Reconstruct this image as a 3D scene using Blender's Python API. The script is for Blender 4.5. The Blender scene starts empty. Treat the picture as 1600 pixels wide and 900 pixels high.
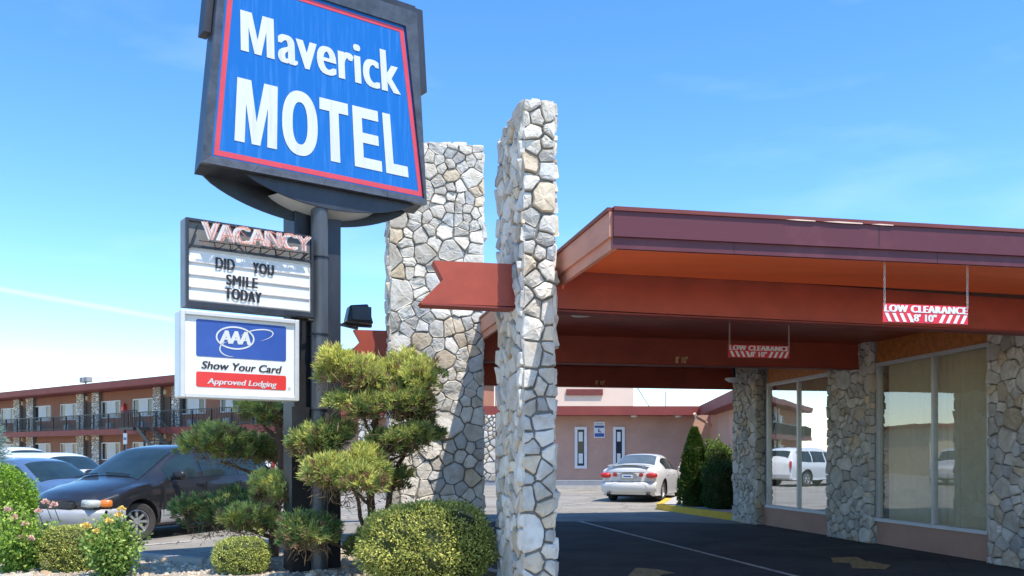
import bpy, math, random
import numpy as np
from mathutils import Vector, Matrix
R = math.radians
rng = np.random.default_rng(7)
random.seed(7)
sc = bpy.context.scene
col = sc.collection
# ------------------------------------------------------------ camera model
F = 1400.0; H = 1.5; HY = 706.0; CX = 800.0
def G(px, py, z=0.0):
    d = F * (H - z) / (py - HY); return (d * (px - CX) / F, d, z)
TH = R(12)
U = (math.cos(TH), math.sin(TH)); W = (-math.sin(TH), math.cos(TH))
def O(a, b, z=0.0): return (a*U[0] + b*W[0], a*U[1] + b*W[1], z)
# ------------------------------------------------------------ helpers
def tag(o, label=None, cat=None, group=None, kind=None):
    if label: o['label'] = label
    if cat: o['category'] = cat
    if group: o['group'] = group
    if kind: o['kind'] = kind
    return o
def empty(name, loc, rz=0, label=None, cat=None, group=None):
    o = bpy.data.objects.new(name, None); col.objects.link(o)
    o.location = loc; o.rotation_euler = (0, 0, rz); o.empty_display_size = .2
    o['_w'] = 1 if rz == 0 else 0
    return tag(o, label, cat, group)
def base_of(parent):
    p = parent; L = Vector((0, 0, 0))
    while p is not None:
        L += Vector(p.location); p = p.parent
    return L
class MB:
    def __init__(s): s.v = []; s.f = []; s.m = []; s.c = []; s.cur = (1, 1, 1); s.mi = 0
    def add(s, vs, fs, c=None):
        n = len(s.v); s.v.extend([tuple(p) for p in vs]); s.f.extend([tuple(i+n for i in f) for f in fs])
        s.m.extend([s.mi]*len(fs)); s.c.extend([c or s.cur]*len(vs)); return s
    def hexa(s, b, t, c=None):
        return s.add(list(b)+list(t), [(3,2,1,0),(4,5,6,7),(0,1,5,4),(1,2,6,5),(2,3,7,6),(3,0,4,7)], c)
    def box(s, x0, x1, y0, y1, z0, z1, fr=None):
        P = fr or (lambda x, y, z: (x, y, z))
        return s.hexa([P(x0,y0,z0),P(x1,y0,z0),P(x1,y1,z0),P(x0,y1,z0)], [P(x0,y0,z1),P(x1,y0,z1),P(x1,y1,z1),P(x0,y1,z1)])
    def tube(s, pts, r, n=8, cap=True):
        pts = [Vector(p) for p in pts]; rs = r if isinstance(r, (list, tuple)) else [r]*len(pts)
        vs = []; fs = []
        for i, p in enumerate(pts):
            d = (pts[min(i+1, len(pts)-1)] - pts[max(i-1, 0)]).normalized()
            a = d.cross(Vector((0, 0, 1)) if abs(d.z) < .9 else Vector((1, 0, 0))).normalized(); b = d.cross(a)
            for k in range(n):
                t = 2*math.pi*k/n; vs.append(p + (a*math.cos(t) + b*math.sin(t))*rs[i])
        for i in range(len(pts)-1):
            for k in range(n):
                fs.append((i*n+k, i*n+(k+1)%n, (i+1)*n+(k+1)%n, (i+1)*n+k))
        if cap: fs += [tuple(range(n-1, -1, -1)), tuple(range((len(pts)-1)*n, len(pts)*n))]
        return s.add(vs, fs)
    def prism(s, poly, fr, h0, h1):
        # poly 2D, fr(x,y,h)
        n = len(poly)
        vs = [fr(x, y, h0) for x, y in poly] + [fr(x, y, h1) for x, y in poly]
        fs = [tuple(range(n-1, -1, -1)), tuple(range(n, 2*n))] + [(i, (i+1) % n, n+(i+1) % n, n+i) for i in range(n)]
        return s.add(vs, fs)
    def build(s, name, mat, parent=None, smooth=False, world=True, angle=None):
        me = bpy.data.meshes.new(name)
        vs = s.v
        if parent is not None and world:
            L = base_of(parent); vs = [(v[0]-L.x, v[1]-L.y, v[2]-L.z) for v in vs]
        me.from_pydata(vs, [], s.f)
        for m in (mat if isinstance(mat, (list, tuple)) else [mat]): me.materials.append(m)
        if any(s.m): me.polygons.foreach_set('material_index', s.m)
        if any(c != (1, 1, 1) for c in s.c[:1]+s.c[-1:]) or len(set(s.c[:4000:37])) > 1:
            ca = me.color_attributes.new('tint', 'FLOAT_COLOR', 'POINT')
            arr = np.ones((len(s.c), 4), np.float32); arr[:, :3] = np.array(s.c, np.float32)
            ca.data.foreach_set('color', arr.ravel())
        me.validate()
        import bmesh
        bm = bmesh.new(); bm.from_mesh(me); 
        if len(s.f) < 20000: bmesh.ops.recalc_face_normals(bm, faces=bm.faces)
        bm.to_mesh(me); bm.free()
        if smooth:
            me.shade_smooth()
            if angle: me.set_sharp_from_angle(angle=R(angle))
        o = bpy.data.objects.new(name, me); col.objects.link(o)
        if parent is not None: o.parent = parent
        return o
def bevel(o, w=.01, seg=2):
    m = o.modifiers.new('bevel', 'BEVEL'); m.width = w; m.segments = seg; m.limit_method = 'ANGLE'; m.angle_limit = R(40); return o
def copy_tree(o, parent=None):
    c = o.copy(); col.objects.link(c); c.parent = parent
    for ch in list(o.children): copy_tree(ch, c)
    return c
# ------------------------------------------------------------ materials
def mat(name, c, rough=.6, metal=0, var=.12, scale=6, bump=0, bscale=60, tint=False, stretch=(1, 1, 1), c2=None, thr=None, coat=0, spec=.5, emis=None, trans=0):
    m = bpy.data.materials.new(name); m.use_nodes = True; nt = m.node_tree; N = nt.nodes; Lk = nt.links
    b = N['Principled BSDF']; b.inputs['Roughness'].default_value = rough; b.inputs['Metallic'].default_value = metal
    b.inputs['Specular IOR Level'].default_value = spec; b.inputs['Coat Weight'].default_value = coat
    tc = N.new('ShaderNodeTexCoord'); mp = N.new('ShaderNodeMapping'); mp.inputs['Scale'].default_value = stretch
    Lk.new(tc.outputs['Object'], mp.inputs[0])
    no = N.new('ShaderNodeTexNoise'); no.inputs['Scale'].default_value = scale; no.inputs['Detail'].default_value = 6; no.inputs['Roughness'].default_value = .62
    Lk.new(mp.outputs[0], no.inputs['Vector'])
    cr = N.new('ShaderNodeValToRGB')
    lo, hi = (thr or (.3, .7)); cr.color_ramp.elements[0].position = lo; cr.color_ramp.elements[1].position = hi
    k = c2 or tuple(min(1, x*(1+var)) for x in c)
    cr.color_ramp.elements[0].color = (*[x*(1-(0 if c2 else var)) for x in c], 1); cr.color_ramp.elements[1].color = (*k, 1)
    Lk.new(no.outputs['Fac'], cr.inputs[0]); out = cr.outputs[0]
    if tint:
        at = N.new('ShaderNodeAttribute'); at.attribute_name = 'tint'
        mx = N.new('ShaderNodeMix'); mx.data_type = 'RGBA'; mx.blend_type = 'MULTIPLY'; mx.inputs[0].default_value = 1
        Lk.new(out, mx.inputs[6]); Lk.new(at.outputs['Color'], mx.inputs[7]); out = mx.outputs[2]
    Lk.new(out, b.inputs['Base Color'])
    if bump:
        n2 = N.new('ShaderNodeTexNoise'); n2.inputs['Scale'].default_value = bscale; n2.inputs['Detail'].default_value = 4
        Lk.new(mp.outputs[0], n2.inputs['Vector'])
        bp = N.new('ShaderNodeBump'); bp.inputs['Strength'].default_value = min(1, bump); bp.inputs['Distance'].default_value = .01
        Lk.new(n2.outputs['Fac'], bp.inputs['Height']); Lk.new(bp.outputs[0], b.inputs['Normal'])
    if emis: b.inputs['Emission Color'].default_value = (*emis[0], 1); b.inputs['Emission Strength'].default_value = emis[1]
    if trans:
        tr = N.new('ShaderNodeBsdfTranslucent'); Lk.new(out, tr.inputs['Color'])
        ms = N.new('ShaderNodeMixShader'); ms.inputs[0].default_value = trans
        Lk.new(b.outputs[0], ms.inputs[1]); Lk.new(tr.outputs[0], ms.inputs[2]); Lk.new(ms.outputs[0], N['Material Output'].inputs[0])
    return m
def glassmat(name, tintc, refl=.3, rough=.0, base=None):
    m = bpy.data.materials.new(name); m.use_nodes = True; nt = m.node_tree; N = nt.nodes; Lk = nt.links; N.clear()
    out = N.new('ShaderNodeOutputMaterial'); gl = N.new('ShaderNodeBsdfGlossy'); gl.inputs['Roughness'].default_value = rough; gl.inputs['Color'].default_value = (.95, .97, 1, 1)
    tr = N.new('ShaderNodeBsdfTransparent'); tr.inputs['Color'].default_value = (*tintc, 1)
    lw = N.new('ShaderNodeLayerWeight'); lw.inputs['Blend'].default_value = .25
    mp = N.new('ShaderNodeMapRange'); mp.inputs['To Min'].default_value = refl; mp.inputs['To Max'].default_value = .6
    Lk.new(lw.outputs['Fresnel'], mp.inputs['Value'])
    no = N.new('ShaderNodeTexNoise'); no.inputs['Scale'].default_value = 1.3; tc = N.new('ShaderNodeTexCoord'); Lk.new(tc.outputs['Object'], no.inputs['Vector'])
    bp = N.new('ShaderNodeBump'); bp.inputs['Strength'].default_value = .05; bp.inputs['Distance'].default_value = .02; Lk.new(no.outputs['Fac'], bp.inputs['Height']); Lk.new(bp.outputs[0], gl.inputs['Normal'])
    ms = N.new('ShaderNodeMixShader'); Lk.new(mp.outputs[0], ms.inputs[0]); Lk.new(tr.outputs[0], ms.inputs[1]); Lk.new(gl.outputs[0], ms.inputs[2]); Lk.new(ms.outputs[0], out.inputs[0])
    return m
M = dict(
 stone=mat('fieldstone', (.66,.635,.585), .85, scale=6, bump=.9, bscale=22, tint=True, c2=(.42,.36,.27), thr=(.42,.8)),
 mortar=mat('mortar', (.19,.183,.17), .95, var=.2, scale=20, bump=.6, bscale=80),
 maroon=mat('maroon_paint', (.17,.033,.024), .45, var=.14, scale=3, stretch=(1,1,3), bump=.05, bscale=12),
 beam=mat('beam_paint', (.37,.062,.030), .5, var=.2, scale=2.5, bump=.06, bscale=10),
 purple=mat('fascia_paint', (.105,.018,.028), .5, c2=(.165,.045,.055), thr=(.5,.85), scale=2.6, stretch=(1,1,.8), bump=.05, bscale=10),

 salmon=mat('faded_fascia_paint', (.58,.25,.17), .5, var=.13, scale=2.2, stretch=(1,1,4), bump=.05, bscale=10),  # paler than the front fascia: sky and ground light mixed into the colour
 soffit=mat('soffit_paint', (.90,.17,.05), .42, var=.10, scale=1.6, stretch=(.3,2,1), bump=.06, bscale=6),
 orange=mat('amber_panel', (.55,.19,.04), .5, var=.3, scale=12, bump=.3, bscale=30),
 stucco=mat('pink_stucco', (.56,.33,.24), .9, var=.12, scale=1.1, bump=.5, bscale=120),
 stucco2=mat('brown_stucco', (.36,.16,.10), .9, var=.1, scale=.8, bump=.4, bscale=90),
 cream=mat('cream_wall', (.62,.52,.36), .9, var=.06, scale=.6),
 pinkwall=mat('pale_pink_wall', (.78,.58,.46), .9, var=.05, scale=.5),
 roofred=mat('roof_fascia', (.24,.042,.03), .6, var=.15, scale=1.2),
 white=mat('white_paint', (.78,.78,.76), .45, var=.05, scale=5),
 alu=mat('aluminium', (.62,.62,.60), .4, .3, var=.06),
 black=mat('black_metal', (.018,.019,.022), .42, var=.3, scale=5, bump=.08, bscale=30),
 steel=mat('sign_steel', (.036,.040,.050), .40, .2, var=.35, scale=4, stretch=(1,1,.3), bump=.25, bscale=9),
 pipe=mat('grey_pipe', (.085,.092,.10), .38, .25, var=.25, scale=4, stretch=(1,1,.3)),
 greypaint=mat('grey_paint', (.30,.31,.31), .6, var=.15, scale=5),
 signblue=mat('sign_blue', (.004,.125,.43), .3, c2=(.05,.21,.54), thr=(.5,.85), scale=5, stretch=(4,4,.3)),
 signred=mat('sign_red', (.62,.06,.07), .3, var=.08, scale=5),
 letter=mat('letter_white', (.60,.62,.60), .4, c2=(.46,.47,.44), thr=(.5,.85), scale=4, stretch=(3,3,.4)),
 boardwhite=mat('board_white', (.74,.74,.70), .35, var=.07, scale=3),
 ink=mat('black_ink', (.015,.015,.02), .5, var=.1),
 navy=mat('panel_blue', (.03,.085,.33), .35, var=.1),
 red=mat('panel_red', (.66,.035,.03), .35, var=.1),
 neon=mat('neon_tube', (.80,.30,.20), .35, var=.1, spec=.6),
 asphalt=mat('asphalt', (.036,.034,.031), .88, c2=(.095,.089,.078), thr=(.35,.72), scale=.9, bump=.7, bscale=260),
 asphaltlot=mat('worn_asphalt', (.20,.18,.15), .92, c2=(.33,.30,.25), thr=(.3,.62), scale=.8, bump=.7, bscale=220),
 concrete=mat('concrete', (.46,.43,.38), .9, var=.12, scale=3, bump=.4, bscale=120),
 gravel=mat('gravel', (.38,.32,.25), .95, var=.45, scale=70, bump=1, bscale=110),
 pebble=mat('pebble', (.58,.51,.42), .9, var=.25, scale=30, tint=True),
 paintline=mat('line_paint', (.60,.57,.50), .8, c2=(.14,.135,.12), thr=(.5,.62), scale=22),
 yellowkerb=mat('yellow_kerb', (.72,.44,.03), .7, var=.15, scale=14),
 yellowpaint=mat('faded_yellow', (.46,.32,.12), .85, c2=(.09,.08,.06), thr=(.5,.68), scale=16),
 bark=mat('bark', (.12,.075,.05), .95, var=.35, scale=14, bump=1, bscale=40),
 leaf=mat('leaf', (1,1,1), .55, var=.0, tint=True, trans=.36, spec=.3),
 core=mat('twig_core', (.05,.06,.018), .95, var=.4, scale=20),
 curtain=mat('pleated_curtain', (.88,.80,.60), .85, var=.05),
 dark=mat('dark_interior', (.02,.02,.02), .9),
 rubber=mat('rubber', (.05,.045,.04), .85, var=.3, scale=10),
 rim=mat('wheel_metal', (.50,.50,.50), .35, .7),
 rimdark=mat('wheel_dark', (.03,.03,.03), .6),
 carblack=mat('black_car_paint', (.026,.027,.031), .30, .35, var=.2, coat=.7),
 carwhite=mat('white_car_paint', (.72,.71,.67), .25, var=.02, coat=.6),
 carblue=mat('blue_car_paint', (.10,.16,.27), .28, .2, var=.05, coat=.6),
 carsilver=mat('silver_trim', (.46,.46,.46), .45, .3, var=.08),
 lampred=mat('tail_lamp', (.50,.015,.01), .15, coat=.6),
 lampclear=mat('head_lamp', (.55,.56,.50), .12, coat=.8, var=.2, scale=40),
 amber=mat('amber_lamp', (.75,.20,.02), .2, coat=.6),
 door=mat('brown_door', (.10,.055,.035), .6, var=.1),
 winwhite=mat('curtain_white', (.78,.78,.74), .8, var=.12, scale=8, stretch=(3,3,.2)),
 windark=mat('window_dark', (.03,.035,.045), .12, var=.3),
 blueplinth=mat('grey_plinth', (.22,.24,.27), .85, var=.1),
 wood=mat('cane', (.10,.08,.04), .9, var=.3),
 petalpink=mat('petal_pink', (.76,.50,.42), .6, var=.15), petalyellow=mat('petal_yellow', (.85,.66,.22), .6, var=.12),
 chain=mat('chain', (.62,.55,.50), .5, .3),
 glass=glassmat('window_glass', (.92,.94,.90), .17),
 carglass=glassmat('car_glass', (.16,.20,.20), .28),
)
def weather(m, crack=.35, spot=1.6):
    nt = m.node_tree; N = nt.nodes; Lk = nt.links; b = N['Principled BSDF']; src = b.inputs['Base Color'].links[0].from_socket
    tc = N.new('ShaderNodeTexCoord'); ns = N.new('ShaderNodeTexNoise'); ns.inputs['Scale'].default_value = 1.1; ns.inputs['Detail'].default_value = 5; Lk.new(tc.outputs['Object'], ns.inputs['Vector'])
    mx = N.new('ShaderNodeMix'); mx.data_type = 'RGBA'; mx.blend_type = 'LINEAR_LIGHT'; mx.inputs[0].default_value = .5; Lk.new(tc.outputs['Object'], mx.inputs[6]); Lk.new(ns.outputs['Color'], mx.inputs[7])
    v = N.new('ShaderNodeTexVoronoi'); v.feature = 'DISTANCE_TO_EDGE'; v.inputs['Scale'].default_value = crack; Lk.new(mx.outputs[2], v.inputs['Vector'])
    r = N.new('ShaderNodeMapRange'); r.inputs['From Min'].default_value = .0015; r.inputs['From Max'].default_value = .006; r.inputs['To Min'].default_value = .45; Lk.new(v.outputs['Distance'], r.inputs['Value'])
    v2 = N.new('ShaderNodeTexVoronoi'); v2.inputs['Scale'].default_value = spot; Lk.new(mx.outputs[2], v2.inputs['Vector'])
    r2 = N.new('ShaderNodeMapRange'); r2.inputs['From Min'].default_value = .05; r2.inputs['From Max'].default_value = .16; r2.inputs['To Min'].default_value = .6; Lk.new(v2.outputs['Distance'], r2.inputs['Value'])
    mu = N.new('ShaderNodeMath'); mu.operation = 'MULTIPLY'; Lk.new(r.outputs[0], mu.inputs[0]); Lk.new(r2.outputs[0], mu.inputs[1])
    m2 = N.new('ShaderNodeMix'); m2.data_type = 'RGBA'; m2.blend_type = 'MULTIPLY'; m2.inputs[0].default_value = 1; Lk.new(src, m2.inputs[6]); Lk.new(mu.outputs[0], m2.inputs[7]); Lk.new(m2.outputs[2], b.inputs['Base Color'])
weather(M['asphalt']); weather(M['asphaltlot'], .3, 1.1)
# ------------------------------------------------------------ text
_tc = {}
def text_mesh(s, offset=0.0, space=1.0, shear=0.0):
    k = (s, offset, space, shear)
    if k in _tc: return _tc[k]
    cu = bpy.data.curves.new('t', 'FONT'); cu.body = s; cu.size = 1; cu.offset = offset; cu.space_character = space; cu.shear = shear
    cu.resolution_u = 5
    o = bpy.data.objects.new('t', cu); col.objects.link(o)
    dg = bpy.context.evaluated_depsgraph_get(); dg.update()
    me = bpy.data.meshes.new_from_object(o.evaluated_get(dg))
    vs = [(v.co.x, v.co.y) for v in me.vertices]; fs = [tuple(p.vertices) for p in me.polygons]
    bpy.data.objects.remove(o); bpy.data.curves.remove(cu); bpy.data.meshes.remove(me)
    _tc[k] = (vs, fs); return _tc[k]
def put_text(mb, s, fr, x0, x1, y0, y1, h, offset=0, space=1.0, shear=0, ybase=None, quad=None, bold=0):
    """fits text box into x0..x1,y0..y1 of the frame fr(x,y,h)"""
    vs, fs = text_mesh(s, offset, space, shear)
    xs = [v[0] for v in vs]; ys = [v[1] for v in vs]; a, b = min(xs), max(xs); c, d = min(ys), max(ys)
    if ybase is not None: c, d = ybase
    if bold:      # heavier strokes: thin overlapped layers
        for i in range(5):
            k = bold*(i/4-.5)*2; q_ = quad or ((x0, y0), (x1, y0), (x1, y1), (x0, y1))
            sh = [(X+k*(q_[1][0]-q_[0][0])/len(s), Y+k*(q_[1][1]-q_[0][1])/len(s)) for X, Y in q_]
            put_text(mb, s, fr, 0, 1, 0, 1, h+i*.0004, offset, space, shear, ybase, sh)
        return
    out = []
    for x, y in vs:
        p = (x-a)/(b-a); q = (y-c)/(d-c)
        if quad:
            BL, BR, TR, TL = quad
            X = (1-p)*(1-q)*BL[0]+p*(1-q)*BR[0]+p*q*TR[0]+(1-p)*q*TL[0]; Y = (1-p)*(1-q)*BL[1]+p*(1-q)*BR[1]+p*q*TR[1]+(1-p)*q*TL[1]
            out.append(fr(X, Y, h))
        else: out.append(fr(x0+p*(x1-x0), y0+q*(y1-y0), h))
    mb.add(out, fs)
# ------------------------------------------------------------ stone cladding
def clip(poly, nx, ny, c):
    out = []; n = len(poly)
    for i in range(n):
        p, q = poly[i], poly[(i+1) % n]; dp = nx*p[0]+ny*p[1]-c; dq = nx*q[0]+ny*q[1]-c
        if dp <= 0: out.append(p)
        if dp*dq < 0:
            t = dp/(dp-dq); out.append((p[0]+t*(q[0]-p[0]), p[1]+t*(q[1]-p[1])))
    return out
def cells(w, h, size, rg):
    pts = []; tries = int(w*h/(size*size)*60)
    for _ in range(tries):
        p = (rg.uniform(-.02, w+.02), rg.uniform(-.02, h+.02)); r = size*rg.choice([.36, .68, 1.05, 1.75], p=[.28, .26, .26, .2])
        if all(((p[0]-q[0])/1.12)**2+((p[1]-q[1])*1.05)**2 > (.5*(r+q[2]))**2 for q in pts): pts.append((p[0], p[1], r))
    res = []
    for i, p in enumerate(pts):
        poly = [(-.02, -.0), (w+.02, 0), (w+.02, h+.02), (-.02, h+.02)]
        near = sorted(pts, key=lambda q: (q[0]-p[0])**2+(q[1]-p[1])**2)[1:22]
        for q in near:
            nx, ny = q[0]-p[0], q[1]-p[1]; L2 = nx*nx+ny*ny; L = math.sqrt(L2); f = .5+.22*(p[2]-q[2])/(p[2]+q[2])
            nx /= L; ny /= L; poly = clip(poly, nx, ny, nx*p[0]+ny*p[1]+f*L)
            if len(poly) < 3: break
        if len(poly) >= 3: res.append(poly)
    return res
def stones(mb, w, h, fr, size, hmin, hmax, gap=.009, seed=1, white=1.0):
    rg = np.random.default_rng(seed)
    for poly in cells(w, h, size, rg):
        cx = sum(p[0] for p in poly)/len(poly); cy = sum(p[1] for p in poly)/len(poly)
        rad = sum(math.hypot(p[0]-cx, p[1]-cy) for p in poly)/len(poly)
        if rad < .025: continue
        s = max(.3, 1-gap/rad); pl = [(cx+(p[0]-cx)*s, cy+(p[1]-cy)*s) for p in poly]
        q = []
        for i in range(len(pl)):                       # round the corners
            a, b = pl[i], pl[(i+1) % len(pl)]
            if math.hypot(a[0]-b[0], a[1]-b[1]) < .012: q.append(a); continue
            for t in (.08, .5, .92): q.append((a[0]+(b[0]-a[0])*t+rg.normal()*.004, a[1]+(b[1]-a[1])*t+rg.normal()*.004))
        n = len(q); Hh = rg.uniform(hmin, hmax)*min(1, .5+rad/.12); tx, ty = rg.normal(size=2)*.13
        ph = rg.uniform(0, 6.28); fa = rg.uniform(.5, .75)
        vs = [fr(x, y, -.01) for x, y in q]
        vs += [fr(cx+(x-cx)*.985, cy+(y-cy)*.985, Hh*(.5+rg.uniform(-.1, .1))) for x, y in q]
        for x, y in q:
            k = .90+rg.uniform(-.035, .03); X = (x-cx)*k; Y = (y-cy)*k; vs.append(fr(cx+X, cy+Y, max(.006, Hh*(.85+rg.uniform(-.13, .13))+X*tx+Y*ty)))
        for x, y in q:
            k = .48+rg.uniform(-.12, .12); X = (x-cx)*k; Y = (y-cy)*k; vs.append(fr(cx+X, cy+Y, max(.008, Hh*(1.03+rg.uniform(-.13, .13))+X*tx+Y*ty)))
        ox, oy = rg.normal(size=2)*rad*.15
        vs.append(fr(cx+ox, cy+oy, Hh*1.08))
        fs = []
        for k in range(3):
            for i in range(n): fs.append((k*n+i, k*n+(i+1) % n, (k+1)*n+(i+1) % n, (k+1)*n+i))
        for i in range(n): fs.append((3*n+i, 3*n+(i+1) % n, 4*n))
        g = rg.uniform(.74, 1.2)*white; c = (g*1.02, g, g*.96)
        r = rg.random()
        if r < .10: c = (g*1.05, g*.92, g*.74)
        elif r < .20: c = (g*.82, g*.84, g*.87)
        mb.add(vs, fs, c)
def stone_block(name, parent, a0, a1, b0, b1, z0, z1, size, hmin=.03, hmax=.07, seed=1, faces='fl', fr=O, top=True, white=1.0, gap=.009):
    mb = MB(); mb.mi = 1; mb.box(a0, a1, b0, b1, z0, z1, fr); mb.mi = 0
    if 'f' in faces: stones(mb, a1-a0, z1-z0, lambda x, y, h: fr(a0+x, b0-h, z0+y), size, hmin, hmax, seed=seed, white=white, gap=gap)
    if 'l' in faces: stones(mb, b1-b0, z1-z0, lambda x, y, h: fr(a0-h, b1-x, z0+y), size, hmin, hmax, seed=seed+50, white=white, gap=gap)
    if 'r' in faces: stones(mb, b1-b0, z1-z0, lambda x, y, h: fr(a1+h, b0+x, z0+y), size, hmin, hmax, seed=seed+90, white=white, gap=gap)
    if 'b' in faces: stones(mb, a1-a0, z1-z0, lambda x, y, h: fr(a1-x, b1+h, z0+y), size, hmin, hmax, seed=seed+70, white=white)
    if top: stones(mb, a1-a0, b1-b0, lambda x, y, h: fr(a0+x, b0+y, z1+h), size, .02, .05, seed=seed+30, white=white)
    return mb.build(name, [M['stone'], M['mortar']], parent)
# ============================================================ SETTING
def sheet(name, pts, z, m, kind='structure'):
    mb = MB(); mb.add([(x, y, z) for x, y in pts], [tuple(range(len(pts)))]); o = mb.build(name, m); return tag(o, kind=kind)
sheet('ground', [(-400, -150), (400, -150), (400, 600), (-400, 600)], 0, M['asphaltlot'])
# driveway under the canopy, much of its darkness is canopy shade in the colour
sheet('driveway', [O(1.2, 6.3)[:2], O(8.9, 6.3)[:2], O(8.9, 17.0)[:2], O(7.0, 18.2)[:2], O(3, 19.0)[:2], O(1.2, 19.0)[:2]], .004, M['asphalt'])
bed = [(-16, 17.2), (-9.5, 14.5), (-5.16, 12.35), (-4.0, 11.72), (-3.75, 12.1), (-3.85, 14.2), (-3.3, 15.2), (-.9, 15.4), O(.98, 13.2)[:2], O(2.18, 9.8)[:2], O(2.22, 6)[:2], O(2.2, 1.5)[:2], (-4.5, 1.5), (-8, 12.0), (-14, 16)]
sheet('gravel_bed', [(x, y) for x, y in bed], .03, M['gravel'])
sheet('sidewalk', [(-30, 5), (-4.6, 5), (-5.0, 9.6), (-6.1, 11.3), (-8.2, 13.0), (-11, 14.6), (-30, 22)], .036, M['concrete'])
mb = MB()
edge = [(-16, 17.2), (-9.5, 14.5), (-5.16, 12.35), (-4.0, 11.72), (-3.75, 12.1), (-3.85, 14.2), (-3.3, 15.2), (-.9, 15.4), O(.98, 13.2)[:2], O(2.18, 9.8)[:2], O(2.22, 6)[:2], O(2.2, 2)[:2]]
for i in range(len(edge)-1):
    p = Vector((*edge[i], 0)); q = Vector((*edge[i+1], 0)); d = (q-p); n = Vector((-d.y, d.x, 0)).normalized()*.075
    z0, z1 = -.02, .105
    mb.hexa([p-n+Vector((0,0,z0)), q-n+Vector((0,0,z0)), q+n+Vector((0,0,z0)), p+n+Vector((0,0,z0))], [p-n+Vector((0,0,z1)), q-n+Vector((0,0,z1)), q+n+Vector((0,0,z1)), p+n+Vector((0,0,z1))])
tag(mb.build('kerb', M['concrete']), kind='structure')
# pebbles
mb = MB()
def inpoly(x, y, P):
    c = False
    for i in range(len(P)):
        a, b = P[i], P[i-1]
        if (a[1] > y) != (b[1] > y) and x < (b[0]-a[0])*(y-a[1])/(b[1]-a[1])+a[0]: c = not c
    return c
cnt = 0
while cnt < 5200:
    x = random.uniform(-12, 2.2); y = random.uniform(9.6, 15.5)
    if not inpoly(x, y, bed): continue
    if x < -4.6 and y < 11.3-(x+6.1)*.8 and x > -30 and y < 13: pass
    cnt += 1; r = random.uniform(.010, .028) if random.random() < .93 else random.uniform(.035, .06)
    rot = random.uniform(0, 6.3); k = 6; vs = []
    for j in range(k):
        t = rot+j*2*math.pi/k; vs.append((x+math.cos(t)*r*random.uniform(.8, 1.2), y+math.sin(t)*r*random.uniform(.7, 1.2), .03))
    for j in range(k): a = vs[j]; vs.append((x+(a[0]-x)*.7, y+(a[1]-y)*.7, .03+r*.7))
    vs.append((x, y, .03+r*.85)); g = random.uniform(.6, 1.3); c = (g, g*.96, g*.9) if random.random() < .8 else (g, g*.8, g*.6)
    mb.add(vs, [(j, (j+1) % k, k+(j+1) % k, k+j) for j in range(k)]+[(k+j, k+(j+1) % k, 2*k) for j in range(k)], c)
tag(mb.build('pebbles', M['pebble']), kind='stuff', label='loose pale and tan pebbles spread over the planting bed', cat='pebbles')
# markings
def strip(mb, pts, w, z=.009):
    for i in range(len(pts)-1):
        p = Vector(pts[i][:2]+(z,)); q = Vector(pts[i+1][:2]+(z,)); d = q-p; n = Vector((-d.y, d.x, 0)).normalized()*w/2
        mb.add([p-n, q-n, q+n, p+n], [(0, 1, 2, 3)])
mb = MB(); strip(mb, [G(905, 815), G(1262, 906)], .085)
strip(mb, [G(865, 791), G(925, 786)], .10); strip(mb, [G(868, 803), G(700, 812)], .1); strip(mb, [G(218, 853), G(300, 846)], .10)
strip(mb, [G(600, 800), G(420, 815)], .10)
tag(mb.build('parking_line', M['paintline']), kind='structure')
mb = MB()
mb.add([G(x, y, .0)[:2]+(.010,) for x, y in [(1298, 872), (1338, 871), (1352, 877), (1392, 884), (1384, 890.5), (1332, 889), (1328, 881), (1302, 880)]], [tuple(range(8))])
tag(mb.build('painted_arrow', M['yellowpaint']), kind='structure')
mb = MB()
mb.add([G(x, y, .0)[:2]+(.010,) for x, y in [(994, 888), (1030, 891), (1056, 897), (1030, 899), (1040, 906), (976, 906)]], [tuple(range(6))])
tag(mb.build('painted_arrow', M['yellowpaint']), kind='structure')
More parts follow.
